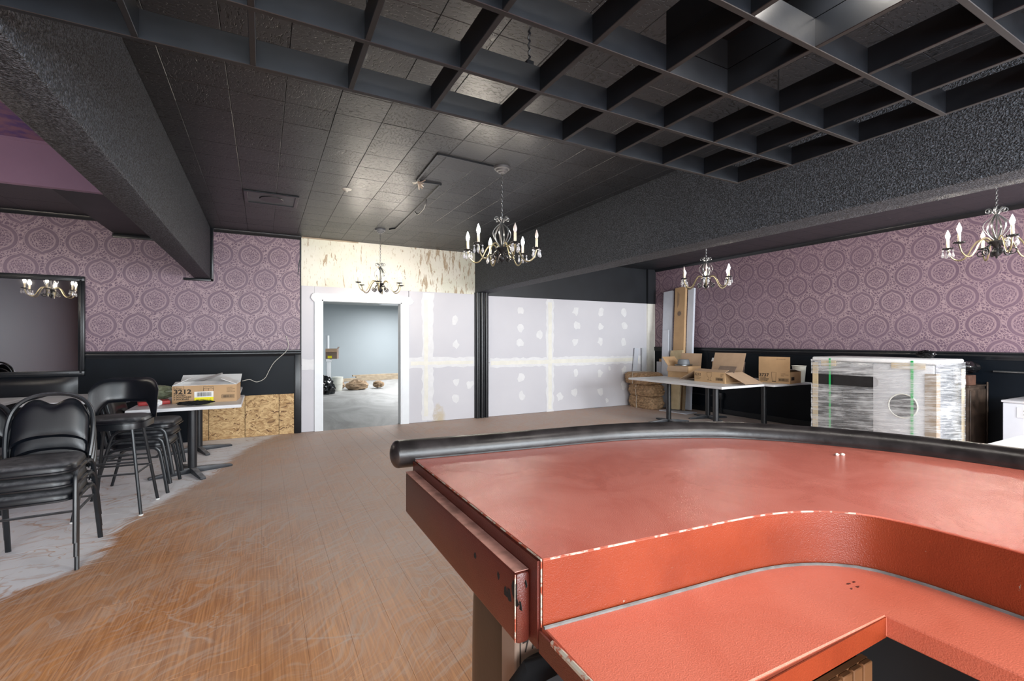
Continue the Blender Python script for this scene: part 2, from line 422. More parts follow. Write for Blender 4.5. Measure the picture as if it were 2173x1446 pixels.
# ------------------------------------------------------------------ mesh helpers
class MB:
    def __init__(s): s.v = []; s.f = []
    def add(s, vs, fs):
        n = len(s.v); s.v += [tuple(p) for p in vs]; s.f += [tuple(i+n for i in f) for f in fs]; return s
    def box(s, c, d, rot=None):
        x, y, z = d[0]/2, d[1]/2, d[2]/2
        vs = [Vector(p) for p in ((-x,-y,-z),(x,-y,-z),(x,y,-z),(-x,y,-z),(-x,-y,z),(x,-y,z),(x,y,z),(-x,y,z))]
        if rot is not None: vs = [rot @ p for p in vs]
        c = Vector(c); vs = [p + c for p in vs]
        return s.add(vs, [(0,3,2,1),(4,5,6,7),(0,1,5,4),(1,2,6,5),(2,3,7,6),(3,0,4,7)])
    def bx(s, x0, x1, y0, y1, z0, z1): return s.box(((x0+x1)/2, (y0+y1)/2, (z0+z1)/2), (x1-x0, y1-y0, z1-z0))
    def slab(s, c, d, ch, down=False):
        """flat piece with a chamfer round its visible face"""
        x, y, z = d[0]/2, d[1]/2, d[2]/2; k = -1 if down else 1
        vs = [(-x,-y,-z*k),(x,-y,-z*k),(x,y,-z*k),(-x,y,-z*k), (-x,-y,(z-ch)*k),(x,-y,(z-ch)*k),(x,y,(z-ch)*k),(-x,y,(z-ch)*k),
              (-x+ch,-y+ch,z*k),(x-ch,-y+ch,z*k),(x-ch,y-ch,z*k),(-x+ch,y-ch,z*k)]
        vs = [(p[0]+c[0], p[1]+c[1], p[2]+c[2]) for p in vs]
        fs = [(8,9,10,11)] + [(i,(i+1)%4,4+(i+1)%4,4+i) for i in range(4)] + [(4+i,4+(i+1)%4,8+(i+1)%4,8+i) for i in range(4)] + [(0,3,2,1)]
        if down: fs = [tuple(reversed(f)) for f in fs]
        return s.add(vs, fs)
    def tube(s, path, r, n=8, closed=False, flat=None, cap=True, up=None):
        P = [Vector(p) for p in path]; m = len(P)
        rs = r if isinstance(r, (list, tuple)) else [r]*m
        ref = Vector(up) if up else Vector((0, 0, 1)); vs = []; prev = None
        for i, p in enumerate(P):
            a = P[(i-1) % m] if (closed or i > 0) else P[i]; b = P[(i+1) % m] if (closed or i < m-1) else P[i]
            t = (b-a); t = t.normalized() if t.length > 1e-9 else Vector((0,0,1))
            if prev is None:
                q = ref if abs(t.dot(ref)) < 0.95 else Vector((1, 0, 0))
                u = (q - t*q.dot(t)).normalized()
            else:
                u = prev - t*prev.dot(t); u = u.normalized() if u.length > 1e-6 else prev
            prev = u; w = t.cross(u)
            fu, fw = (flat if flat else (1, 1))
            for k in range(n):
                an = 2*math.pi*k/n
                vs.append(p + u*(math.cos(an)*rs[i]*fu) + w*(math.sin(an)*rs[i]*fw))
        fs = []
        for i in range(m if closed else m-1):
            j = (i+1) % m
            for k in range(n): fs.append((i*n+k, i*n+(k+1) % n, j*n+(k+1) % n, j*n+k))
        if cap and not closed: fs += [tuple(reversed(range(n))), tuple(range((m-1)*n, m*n))]
        return s.add(vs, fs)
    def lathe(s, prof, n=16, c=(0,0,0), rot=None):
        vs = []; fs = []; c = Vector(c)
        for r, z in prof:
            for k in range(n):
                a = 2*math.pi*k/n; p = Vector((r*math.cos(a), r*math.sin(a), z))
                if rot is not None: p = rot @ p
                vs.append(p + c)
        for i in range(len(prof)-1):
            for k in range(n): fs.append((i*n+k, i*n+(k+1) % n, (i+1)*n+(k+1) % n, (i+1)*n+k))
        fs.append(tuple(reversed(range(n)))); fs.append(tuple(range((len(prof)-1)*n, len(prof)*n)))
        return s.add(vs, fs)
    def prism(s, poly, a0, a1, plane='xy'):
        n = len(poly)
        def pt(p, a):
            return {'xy': (p[0], p[1], a), 'xz': (p[0], a, p[1]), 'yz': (a, p[0], p[1])}[plane]
        vs = [pt(p, a0) for p in poly] + [pt(p, a1) for p in poly]
        fs = [tuple(reversed(range(n))), tuple(range(n, 2*n))] + [(i, (i+1) % n, n+(i+1) % n, n+i) for i in range(n)]
        return s.add(vs, fs)
    def panel(s, xs, lo, hi, place, thick, rows=8, puff=1.0):
        """upholstered panel: columns xs between lo(x) and hi(x); place(x,z,depth)->point; puffed front, flat back"""
        nx = len(xs); vs = []; fs = []
        for side in (0, 1):
            for i, x in enumerate(xs):
                a = i/(nx-1)
                for j in range(rows+1):
                    b = j/rows; z = lo(x) + (hi(x)-lo(x))*b
                    e = (1-(2*a-1)**6)*(1-(2*b-1)**6)
                    d = thick*(0.35 + 0.65*puff*e**0.6 if e > 0 else 0.35) if side == 0 else 0.0
                    vs.append(place(x, z, d))
        R1 = rows+1; off = nx*R1
        for i in range(nx-1):
            for j in range(rows):
                q = (i*R1+j, (i+1)*R1+j, (i+1)*R1+j+1, i*R1+j+1)
                fs.append(q); fs.append(tuple(off+k for k in reversed(q)))
        ring = [i*R1 for i in range(nx)] + [(nx-1)*R1+j for j in range(1, R1)] + [i*R1+rows for i in range(nx-2, -1, -1)] + [j for j in range(rows-1, 0, -1)]
        for k in range(len(ring)):
            a, b = ring[k], ring[(k+1) % len(ring)]; fs.append((b, a, off+a, off+b))
        return s.add(vs, fs)
    def pillow(s, outline, z0, z1, rings=((1.0, 0.0), (1.0, 0.35), (0.98, 0.68), (0.93, 0.88), (0.80, 0.98), (0.45, 1.0)), c=(0, 0)):
        """cushion whose outline is a polygon in xy; rounded top"""
        n = len(outline); vs = []; fs = []
        for sc, h in rings:
            for p in outline: vs.append((c[0]+p[0]*sc, c[1]+p[1]*sc, z0+(z1-z0)*h))
        for i in range(len(rings)-1):
            for k in range(n): fs.append((i*n+k, i*n+(k+1) % n, (i+1)*n+(k+1) % n, (i+1)*n+k))
        fs.append(tuple(reversed(range(n)))); fs.append(tuple(range((len(rings)-1)*n, len(rings)*n)))
        return s.add(vs, fs)
    def sphere(s, c, r, nu=12, nv=8, sc=(1, 1, 1)):
        prof = [(max(1e-4, math.sin(math.pi*i/nv))*r, -math.cos(math.pi*i/nv)*r) for i in range(nv+1)]
        k = len(s.v); s.lathe(prof, nu)
        for i in range(k, len(s.v)):
            p = s.v[i]; s.v[i] = (p[0]*sc[0]+c[0], p[1]*sc[1]+c[1], p[2]*sc[2]+c[2])
        return s
def rrect(w, d, r, n=5):
    pts = []
    for cx, cy, a0 in ((w/2-r, d/2-r, 0), (-w/2+r, d/2-r, 90), (-w/2+r, -d/2+r, 180), (w/2-r, -d/2+r, 270)):
        for i in range(n+1):
            a = R(a0 + 90*i/n); pts.append((cx + r*math.cos(a), cy + r*math.sin(a)))
    return pts
def mesh_of(name, mb, mat, smooth=40, bevel=0.0, seg=2):
    me = bpy.data.meshes.new(name); me.from_pydata(mb.v, [], mb.f)
    bm = bmesh.new(); bm.from_mesh(me)
    bmesh.ops.recalc_face_normals(bm, faces=bm.faces)
    if bevel > 0:
        es = [e for e in bm.edges if len(e.link_faces) == 2 and e.calc_face_angle(0) > R(30)]
        bmesh.ops.bevel(bm, geom=es, offset=bevel, segments=seg, affect='EDGES', profile=0.5, clamp_overlap=True)
    bm.to_mesh(me); bm.free()
    if smooth:
        for p in me.polygons: p.use_smooth = True
        me.set_sharp_from_angle(angle=R(smooth))
    if mat: me.materials.append(MATS[mat])
    return me
def obj(name, mb, mat, parent=None, smooth=40, bevel=0.0, seg=2, label=None, loc=None, rot=None):
    me = mb if isinstance(mb, bpy.types.Mesh) else mesh_of(name, mb, mat, smooth, bevel, seg)
    o = bpy.data.objects.new(name, me); COL.objects.link(o)
    if parent: o.parent = parent
    if label: o['label'] = label
    if loc is not None: o.location = loc
    if rot is not None: o.rotation_euler = rot
    return o
def tag(o, label=None, cat=None, group=None, kind=None):
    if label: o['label'] = label
    if cat: o['category'] = cat
    if group: o['group'] = group
    if kind: o['kind'] = kind
    return o
def thing(name, label, cat, loc=(0, 0, 0), rz=0.0, group=None):
    o = bpy.data.objects.new(name, None); o.empty_display_size = 0.1; COL.objects.link(o)
    o.location = loc; o.rotation_euler = (0, 0, rz); return tag(o, label, cat, group)
def struct(name, mb, mat, label, cat, **k): return tag(obj(name, mb, mat, **k), label, cat, kind='structure')
def copy_tree(o, parent=None):
    c = o.copy(); COL.objects.link(c); c.parent = parent
    for ch in list(o.children): copy_tree(ch, c)
    return c
def px(p):
    d = p[0]*SA + p[1]*CA; l = p[0]*CA - p[1]*SA
    if d < 0.05: return None
    return CXP + F_PX*l/d, CYP - F_PX*(p[2]-EYE)/d
def in_view(p, mrg=80):
    q = px(p); return q is not None and -mrg < q[0] < 2173+mrg and -mrg < q[1] < 1446+mrg
TXT = {}
def text_mesh(s, size, mat, weight=0.0):
    cu = bpy.data.curves.new('t', 'FONT'); cu.body = s; cu.size = size; cu.fill_mode = 'FRONT'; cu.offset = weight; cu.resolution_u = 2
    o = bpy.data.objects.new('t', cu); COL.objects.link(o)
    dg = bpy.context.evaluated_depsgraph_get()
    me = bpy.data.meshes.new_from_object(o.evaluated_get(dg)); bpy.data.objects.remove(o); bpy.data.curves.remove(cu)
    me.materials.clear(); me.materials.append(MATS[mat]); return me
def print_text(s, size, parent, loc, rot, mat='print_black', weight=0.0, sx=1.0):
    o = bpy.data.objects.new('printed_text', text_mesh(s, size, mat, weight)); COL.objects.link(o)
    o.parent = parent; o.location = loc; o.rotation_euler = rot; o.scale = (sx, 1, 1); return o
def blob(mb, c, r, sc, seed, amp=0.25, freq=3.0, nu=40, nv=26, flatten=None, ridged=True):
    k = len(mb.v); mb.sphere((0, 0, 0), 1.0, nu, nv)
    for i in range(k, len(mb.v)):
        p = Vector(mb.v[i]); q = p*freq + Vector((seed*7.1, seed*3.3, seed))
        n = mnoise.noise(q); n2 = mnoise.noise(q*2.7)
        d = (abs(n)*-2+0.6 if ridged else n)*amp + (abs(n2)*-1.4+0.4 if ridged else n2)*amp*0.5
        p = p*(1+d)
        z = p.z*sc[2]
        if flatten is not None and z < flatten: z = flatten + (z-flatten)*0.05
        mb.v[i] = (c[0]+p.x*sc[0]*r, c[1]+p.y*sc[1]*r, c[2]+z*r)
    return mb

# ------------------------------------------------------------------ the setting
YB, XR, XL, YF = 7.79, 7.756, -5.0, -3.5
ZC, ZB = 2.977, 2.265
BLX0, BLX1, BRX0, BRX1 = -0.842, -0.648, 3.385, 3.686
# floor: slab, planks near the viewer one by one, the rest joined
fl = struct('floor', MB().bx(XL-0.2, XR+0.2, YF-0.2, YB+0.15, -0.2, -0.012), 'brown_dark', 'orange brown wood plank floor under swept white construction dust', 'floor')
PW, PL = 0.19, 1.22
planks = []
col = 0; xk = -4.95
while xk < XR:
    off = random.random()*PL; yk = YF - off
    while yk < YB:
        y0, y1 = max(yk, YF), min(yk+PL, YB)
        if y1 - y0 > 0.05: planks.append((xk+PW/2, (y0+y1)/2, min(PW, XR-xk+0.0), y1-y0))
        yk += PL
    xk += PW
vis = [p for p in planks if in_view((p[0], p[1], 0), 120)]
vis.sort(key=lambda p: math.hypot(p[0], p[1])); near = vis[:300]; nset = set(near)
meshes = {}
for p in near:
    key = (round(p[2], 3), round(p[3], 2))
    if key not in meshes: meshes[key] = mesh_of('plank', MB().slab((0, 0, 0), (key[0]-0.0006, key[1]-0.0008, 0.012), 0.0006), 'floor_plank', smooth=0)
    obj('plank', meshes[key], None, fl, loc=(p[0], p[1], -0.006))
mb = MB()
for p in planks:
    if p not in nset: mb.slab((p[0], p[1], -0.006), (p[2]-0.0006, p[3]-0.0008, 0.012), 0.0006)
tag(obj('plank_field', mb, 'floor_plank', fl, smooth=0), kind='stuff')

# ceilings of the three bays
ce = struct('ceiling', MB().bx(BLX0, BRX1, YF, YB+0.1, ZC+0.012, ZC+0.1), 'ceiling_backing', 'black painted ceiling of fissured square tiles between the two beams', 'ceiling')
TX, TY = 0.3162, 0.3185
xs = [-0.505+TX*k for k in range(-1, 14)]; ys = [3.437+TY*k for k in range(-22, 15)]
tiles = []
for i in range(len(xs)-1):
    for j in range(len(ys)-1):
        x0, x1 = max(xs[i], BLX1), min(xs[i+1], BRX0); y0, y1 = max(ys[j], YF), min(ys[j+1], YB)
        if x1-x0 > 0.01 and y1-y0 > 0.01: tiles.append(((x0+x1)/2, (y0+y1)/2, x1-x0, y1-y0))
vis = [t for t in tiles if in_view((t[0], t[1], ZC), 90)]
vis.sort(key=lambda t: math.hypot(t[0], t[1])); near = vis[:300]; nset = set(near)
SMOOTH = set()
meshes = {}
for t in near:
    sm = (0.9 < t[0] < 3.4 and 3.4 < t[1] < 4.2 and 1.3 < t[0] < 1.9)
    key = (round(t[2], 3), round(t[3], 3), sm)
    if key not in meshes: meshes[key] = mesh_of('ceiling_tile', MB().slab((0, 0, 0), (key[0]-0.0015, key[1]-0.0015, 0.014), 0.0022, down=True), 'ceiling_tile_smooth' if sm else 'ceiling_tile', smooth=0)
    obj('ceiling_tile', meshes[key], None, ce, loc=(t[0], t[1], ZC+0.007+random.uniform(-0.0008, 0.0008)))
mb = MB()
for t in tiles:
    if t not in nset: mb.slab((t[0], t[1], ZC+0.007), (t[2]-0.0015, t[3]-0.0015, 0.014), 0.0022, down=True)
tag(obj('tile_field', mb, 'ceiling_tile', ce, smooth=0), kind='stuff')
def tiled_ceiling(x0, x1, y0, y1, label, t=0.3162):
    c = struct('ceiling', MB().bx(x0, x1, y0, y1, ZC+0.012, ZC+0.1), 'ceiling_backing', label, 'ceiling')
    mb = MB(); x = x0
    while x < x1-0.01:
        y = y1
        while y > y0+0.01:
            a, b_ = min(x+t, x1), max(y-t, y0)
            mb.slab(((x+a)/2, (y+b_)/2, ZC+0.007), (a-x-0.002, y-b_-0.002, 0.014), 0.002, down=True); y -= t
        x += t
    tag(obj('tile_field', mb, 'ceiling_tile_smooth', c, smooth=0), kind='stuff'); return c
tiled_ceiling(BRX0+0.05, XR, YF, YB, 'smooth black tile ceiling above the right-hand wallpaper')
tiled_ceiling(XL, BLX1-0.05, 5.77, YB, 'black tile ceiling above the framed mirror', 0.62)
struct('ceiling', MB().bx(XL, BLX1-0.05, YF, 5.70, 3.19, 3.3), 'mottled_purple', 'raised mottled purple ceiling at upper left', 'ceiling')
# purple drop between the raised ceiling and the tiles, with its pale edge bead
pd = struct('wall_purple', MB().bx(XL, BLX0-0.001, 5.70, 5.77, 2.79, 3.19), 'mauve_paint', 'plain mauve painted drop panel behind the left ceiling beam', 'wall')
obj('edge_bead', MB().bx(XL, BLX0-0.001, 5.688, 5.70, 3.165, 3.19), 'mauve_paint', pd)
sf = struct('soffit', MB().bx(-1.706, BLX0-0.0005, 5.771, YB-0.002, 2.787, ZC), 'black_wall', 'shallow black soffit box behind the left ceiling beam', 'soffit')

# beams with sprayed texture
struct('ceiling_beam', MB().bx(BLX0, BLX1, YF, YB, ZB, ZC+0.35), 'popcorn', 'rough black textured ceiling beam at left', 'beam', bevel=0.012)
struct('ceiling_beam', MB().bx(BRX0, BRX1, YF, YB, ZB, ZC+0.05), 'popcorn', 'rough black textured ceiling beam crossing to the right', 'beam', bevel=0.012)

# back wall with the doorway
DX0, DX1, DZ = 0.806, 2.047, 2.03
wb = struct('wall_back', MB().bx(XL-0.1, DX0, YB+0.01, YB+0.15, 0, 3.35).bx(DX1, XR+0.1, YB+0.01, YB+0.15, 0, 3.35).bx(DX0, DX1, YB+0.01, YB+0.15, DZ, 3.35), 'black_wall',
            'back wall with purple damask wallpaper, raw drywall and a doorway', 'wall')
obj('wallpaper_panel', MB().bx(XL, 0.497, YB, YB+0.012, 1.24, ZC), 'wallpaper_back', wb, smooth=0)
obj('plaster_band', MB().bx(0.515, BRX0, YB+0.002, YB+0.012, 2.236, ZC), 'flaky_plaster', wb, smooth=0, label='flaking cream plaster band')
G = 0.0025
sheets = [(0.515, 0.70, 0, 1.02), (0.515, 0.70, 1.02, 2.236), (0.70, 2.175, 2.12, 2.236), (2.165, 2.50, 0, 1.02), (2.165, 2.50, 1.02, 2.236), (2.50, 3.375, 0, 1.02), (2.50, 3.375, 1.02, 2.236),
          (3.63, 4.98, 0, 0.99), (3.63, 4.98, 0.99, 2.22), (4.98, 7.53, 0, 0.99), (4.98, 7.53, 0.99, 2.22)]
for x0, x1, z0, z1 in sheets:
    obj('drywall_sheet', MB().bx(x0+G/2, x1-G/2, YB-0.004, YB+0.012, z0+0.004, z1-G/2), 'drywall', wb, smooth=0, label='bare grey drywall sheet')
def ribbon(x0, z0, x1, z1, w, mat, y, jit=0.2, parent=wb, name='joint_compound', step=0.07):
    L = math.hypot(x1-x0, z1-z0); n = max(3, int(L/step)); dx, dz = (x1-x0)/L, (z1-z0)/L
    a = []; b_ = []
    for i in range(n+1):
        t = i/n; p = (x0+(x1-x0)*t, z0+(z1-z0)*t)
        wa = w/2*(1+random.uniform(-jit, jit)); wc = w/2*(1+random.uniform(-jit, jit))
        a.append((p[0]-dz*wa, p[1]+dx*wa)); b_.append((p[0]+dz*wc, p[1]-dx*wc))
    mb = MB(); m_ = len(a)
    vs = [(p[0], y-0.002, p[1]) for p in a] + [(p[0], y-0.002, p[1]) for p in b_] + [(p[0], y, p[1]) for p in a] + [(p[0], y, p[1]) for p in b_]
    fs = []
    for i in range(m_-1):
        fs += [(i, i+1, m_+i+1, m_+i), (i, 2*m_+i, 2*m_+i+1, i+1), (m_+i, m_+i+1, 3*m_+i+1, 3*m_+i)]
    mb.add(vs, fs); return obj(name, mb, mat, parent, smooth=0)
Y1 = YB-0.0045
ribbon(2.50, 0.03, 2.50, 2.22, 0.20, 'mud', Y1); ribbon(2.47, 0.1, 2.47, 2.1, 0.07, 'mud_cream', Y1-0.0015)
ribbon(2.175, 1.02, 3.37, 1.02, 0.17, 'mud', Y1-0.0007); ribbon(2.2, 1.01, 3.35, 1.01, 0.06, 'mud_cream', Y1-0.0022)
ribbon(0.52, 1.03, 0.70, 1.03, 0.16, 'mud', Y1)
ribbon(4.985, 0.0, 4.985, 2.21, 0.17, 'mud', Y1); ribbon(4.985, 0.05, 4.985, 2.15, 0.08, 'mud_cream', Y1-0.0022)
ribbon(3.68, 0.985, 7.40, 0.985, 0.17, 'mud', Y1-0.0007); ribbon(3.7, 0.985, 7.3, 0.985, 0.075, 'mud_cream', Y1-0.0028)
def patch(u, v, s=0.075):
    c = on_y(u, v, YB); n = 9; pts = []
    for i in range(n):
        a = 2*math.pi*i/n; rr_ = s*random.uniform(0.55, 1.15); pts.append((c.x+rr_*math.cos(a), c.z+rr_*1.15*math.sin(a)))
    obj('spackle_patch', MB().prism(pts, Y1-0.0012, Y1, 'xz'), 'mud', wb, smooth=0)
for q in ((395,575),(402,700),(530,748),(398,795),(402,1030),(405,1160),(775,580),(787,680),(773,795),(948,590),(945,685),(943,785),(1105,588),(1108,680),(1105,793),(778,1000),(770,1130),(668,1165),(940,1000),(943,1125),(990,1190),(1105,985),(1102,1088),(1005,970)):
    patch(980+q[0]/3.2135, 480+q[1]/3.2135, 0.05 if q in ((990,1190),(1005,970)) else 0.085)
for q in ((1172,643),(1180,810),(1182,1065),(1275,1080),(1178,1175)): patch(600+q[0]/3.213, 480+q[1]/3.213)
# left wainscot: dark panel, rail, corner strip, strand boards
obj('wainscot_panel', MB().bx(XL, 0.42, YB-0.008, YB+0.012, 0, 1.19), 'black_paint', wb)
obj('corner_strip', MB().bx(0.42, 0.505, YB-0.030, YB+0.012, 0, 1.19), 'black_trim', wb, bevel=0.004)
osb = [(-0.84, -0.67), (-0.67, -0.228), (-0.228, 0.211), (0.211, 0.415)]
for a, c in osb:
    obj('strand_board', MB().bx(-(c-a)/2+0.003, (c-a)/2-0.003, -0.006, 0.006, -0.30, 0.30), 'strand_board', wb, smooth=0, bevel=0.0015, seg=1, label='raw strand board panel', loc=((a+c)/2, YB-0.016, 0.302))
obj('strip_remnant', MB().bx(0.497, 0.515, YB-0.012, YB+0.005, 2.62, ZC-0.02), 'black_trim', wb)
obj('torn_paper_strip', MB().prism([(0.485, 2.62), (0.497, 2.62), (0.480, 2.45), (0.465, 2.36), (0.470, 2.46)], YB-0.006, YB-0.001, 'xz'), 'black_trim', wb)
# black fluted pilaster under the right beam, corner pilaster at far right
pb = MB().bx(3.37, 3.64, YB-0.03, YB+0.01, 0, ZB)
post = struct('trim_1', pb, 'black_trim', 'black fluted wooden post between the two drywall sections', 'post')
for k in range(3): obj('flute', MB().tube([(3.415+k*0.09, YB-0.035, 0.0), (3.415+k*0.09, YB-0.035, ZB)], 0.036, 12), 'black_trim', post)
obj('corner_pilaster', MB().bx(7.53, XR, YB-0.05, YB+0.01, 2.217, ZC), 'black_wall', wb)
obj('corner_strip_cream', MB().bx(7.53, XR, YB-0.03, YB+0.01, 0.02, 2.214), 'mud_cream', wb)
# door casing
dr = struct('door_1', MB().bx(DX0-0.108, DX0, YB-0.024, YB, 0, 2.03), 'white_casing', 'white cased doorway opening into the grey room', 'doorway', bevel=0.003, seg=1)
obj('side_casing', MB().bx(DX1, DX1+0.125, YB-0.024, YB, 0, 2.03), 'white_casing', dr, bevel=0.003, seg=1)
obj('head_casing', MB().bx(DX0-0.13, DX1+0.15, YB-0.028, YB, 2.03, 2.13), 'white_casing', dr, bevel=0.003, seg=1)
obj('jamb', MB().bx(DX0-0.0, DX0+0.018, YB-0.02, YB+0.15, 0, 2.03), 'white_casing', dr)
obj('jamb', MB().bx(DX1-0.018, DX1, YB-0.02, YB+0.15, 0, 2.03), 'white_casing', dr)
obj('jamb', MB().bx(DX0, DX1, YB-0.02, YB+0.15, 2.012, 2.03), 'white_casing', dr)
for cx_ in (DX0-0.075, DX1+0.115):
    pts = [(cx_+0.085*random.uniform(0.7, 1.1)*math.cos(a), 2.06+0.085*random.uniform(0.7, 1.1)*math.sin(a)) for a in [2*math.pi*i/10 for i in range(10)]]
    obj('spackle_patch', MB().prism(pts, YB-0.030, YB-0.0285, 'xz'), 'mud', dr, smooth=0)

# right wall
wr = struct('wall_right', MB().bx(XR+0.01, XR+0.15, YF-0.15, YB+0.15, 0, 3.35), 'black_wall', 'right wall with purple damask wallpaper over black wainscot', 'wall')
obj('wallpaper_panel', MB().bx(XR, XR+0.012, YF, YB, 1.24, ZC), 'wallpaper_right', wr, smooth=0)
yy = YF; battens = [7.2, 6.35, 5.2, 4.0, 2.8, 1.6, 0.4, -0.8, -2.0]
obj('wainscot_panel', MB().bx(XR-0.006, XR+0.012, YF, YB, 0, 1.19), 'black_paint', wr)
for yb_ in battens: obj('batten', MB().bx(XR-0.018, XR-0.005, yb_-0.025, yb_+0.025, 0.1, 1.19), 'black_paint', wr, bevel=0.003, seg=1)
def moulding(name, prof, p0, p1, out, mat, label, cat='moulding', parent=None):
    """profile (out, z) swept from p0 to p1 (xy)"""
    vs = []
    for p in (p0, p1): vs += [(p[0]+out[0]*o, p[1]+out[1]*o, z) for o, z in prof]
    n = len(prof); fs = [(i, (i+1) % n, n+(i+1) % n, n+i) for i in range(n)] + [tuple(range(n)), tuple(range(n, 2*n))]
    if parent: return obj(name, MB().add(vs, fs), mat, parent)
    return struct(name, MB().add(vs, fs), mat, label, cat)
RAIL = [(0, 1.165), (0.014, 1.165), (0.018, 1.185), (0.026, 1.195), (0.030, 1.215), (0.024, 1.232), (0.034, 1.242), (0.034, 1.255), (0, 1.262)]
CROWN = [(0, ZC-0.05), (0.012, ZC-0.05), (0.018, ZC-0.035), (0.030, ZC-0.018), (0.034, ZC), (0, ZC)]
moulding('trim_2', RAIL, (-1.985, YB-0.001), (0.505, YB-0.001), (0, -1), 'black_trim', 'black chair rail under the back wallpaper', 'chair rail')
moulding('trim_3', RAIL, (XR-0.001, YF), (XR-0.001, YB), (-1, 0), 'black_trim', 'long black chair rail along the right wall', 'chair rail')
moulding('trim_4', CROWN, (XR, YF), (XR, YB-0.05), (-1, 0), 'black_trim', 'thin black crown moulding above the right wallpaper', 'moulding')
moulding('trim_5', CROWN, (BLX1+0.04, YB), (0.51, YB), (0, -1), 'black_trim', 'short black crown moulding between the left beam and doorway wall', 'moulding')
moulding('trim_6', CROWN, (XL, YB), (-1.706, YB), (0, -1), 'black_trim', 'black crown moulding above the mirror wall', 'moulding')
bt = struct('trim_7', MB().bx(BLX1, BLX1+0.035, YB-0.03, YB, ZB-0.035, ZC), 'black_trim', 'black moulding framing the end of the left beam', 'moulding', bevel=0.006)
obj('lower_strip', MB().bx(BLX0-0.12, BLX1+0.035, YB-0.03, YB, ZB-0.036, ZB-0.001), 'black_trim', bt, bevel=0.006)
struct('trim_8', MB().bx(-1.72, BLX0-0.01, YB-0.025, YB, 2.735, 2.787), 'black_trim', 'thin black moulding under the soffit', 'moulding', bevel=0.005)
struct('baseboard_right', MB().bx(XR-0.022, XR-0.006, YF, YB, 0.0, 0.10), 'black_trim', 'black baseboard of the right wall', 'baseboard', bevel=0.003, seg=1)
# pale strip of wood left on the ceiling edge over the plaster
struct('trim_9', MB().bx(0.52, 1.35, YB-0.02, YB, ZC-0.018, ZC-0.001), 'lumber', 'thin bare wood strip at the ceiling edge above the cream plaster', 'strip')

# walls that close the room outside the frame; daylight windows behind the camera
struct('wall_left', MB().bx(XL-0.15, XL, YF-0.15, YB+0.15, 0, 3.35), 'mauve_wall', 'plain greyish mauve wall seen only in the mirror', 'wall')
wf = struct('wall_front', MB().bx(XL, XR, YF-0.15, YF, 0, 0.65).bx(XL, XR, YF-0.15, YF, 2.65, 3.35)
            .bx(XL, -1.75, YF-0.15, YF, 0.65, 2.65).bx(0.55, 0.95, YF-0.15, YF, 0.65, 2.65).bx(3.25, 4.85, YF-0.15, YF, 0.65, 2.65).bx(7.15, XR, YF-0.15, YF, 0.65, 2.65),
            'rear_wall', 'wall with shop windows behind the viewer', 'wall')
for k, wx in enumerate((-0.6, 2.1, 6.0)):
    w_ = struct('window_%d' % (k+1), MB().bx(wx-1.15, wx-1.08, YF-0.12, YF-0.02, 0.65, 2.65).bx(wx+1.08, wx+1.15, YF-0.12, YF-0.02, 0.65, 2.65).bx(wx-1.08, wx+1.08, YF-0.12, YF-0.02, 0.65, 0.72).bx(wx-1.08, wx+1.08, YF-0.12, YF-0.02, 2.58, 2.65),
                'black_trim', 'shop window behind the viewer, number %s from the left' % ('one two three'.split()[k]), 'window')
    obj('pane', MB().bx(wx-1.08, wx+1.08, YF-0.08, YF-0.074, 0.72, 2.58), 'window_glass', w_)

# next room beyond the doorway
NX0, NX1, NY1, NZ = 0.55, 7.0, 17.9, 2.70
struct('floor', MB().bx(NX0-0.1, NX1, YB+0.0, NY1+0.1, -0.2, -0.0015), 'concrete', 'dusty grey concrete floor of the room beyond the doorway', 'floor')
struct('wall_far', MB().bx(NX0-0.1, NX1, NY1, NY1+0.1, 0, NZ), 'next_wall', 'far blue grey wall of the room beyond the doorway', 'wall')
struct('wall_far_left', MB().bx(NX0-0.1, NX0, YB+0.16, NY1, 0, NZ), 'next_wall', 'left wall of the room beyond the doorway', 'wall')
struct('wall_far_right', MB().bx(NX1, NX1+0.1, YB+0.16, NY1, 0, NZ), 'next_wall', 'right wall of the room beyond the doorway', 'wall')
for sx, sy, sl in ((-1.2, -1.6, 'left back bar'), (1.6, -1.6, 'right back bar'), (5.3, -0.9, 'right bay')):
    fl_ = thing('added_fill_lamp', 'added unseen fill lamp behind the viewer over the ' + sl, 'lamp', (sx, sy, 2.905))
    obj('fill_lamp_tray', MB().bx(-0.62, 0.62, -0.32, 0.32, 0.005, 0.07), 'white_casing', fl_, bevel=0.006)  # tray of an added fill lamp, out of view
struct('ceiling', MB().bx(NX0-0.1, NX1, YB+0.16, NY1, NZ, NZ+0.1), 'next_ceiling', 'pale grey ceiling of the room beyond the doorway', 'ceiling')

# ------------------------------------------------------------------ hanging lattice over the bar
LZ, LH = 2.28, 0.088
lat = thing('ceiling_lattice', 'black wooden egg-crate lattice hanging over the bar', 'lattice', (0.86, 0.6, LZ))
lx = [-0.628, -0.328, -0.028, 0.272, 0.572, 0.872, 1.172, 1.472, 1.772, 2.072, 2.346]
ly = [1.723-0.30*k for k in range(0, 9)]
LX0, LX1, LY0, LY1 = lx[0]-0.009, lx[-1]+0.009, ly[-1]-0.009, ly[0]+0.009
mx = mesh_of('slat', MB().box((0, 0, LH/2), (LX1-LX0, 0.018, LH)), 'lattice_black', smooth=0, bevel=0.0015, seg=1)
my = mesh_of('slat', MB().box((0, 0, LH/2), (0.018, LY1-LY0, LH-0.0012)), 'lattice_black', smooth=0, bevel=0.0015, seg=1)
for y_ in ly: obj('slat', mx, None, lat, loc=((LX0+LX1)/2-0.86, y_-0.6, 0))
for x_ in lx: obj('slat', my, None, lat, loc=(x_-0.86, (LY0+LY1)/2-0.6, 0.0006))
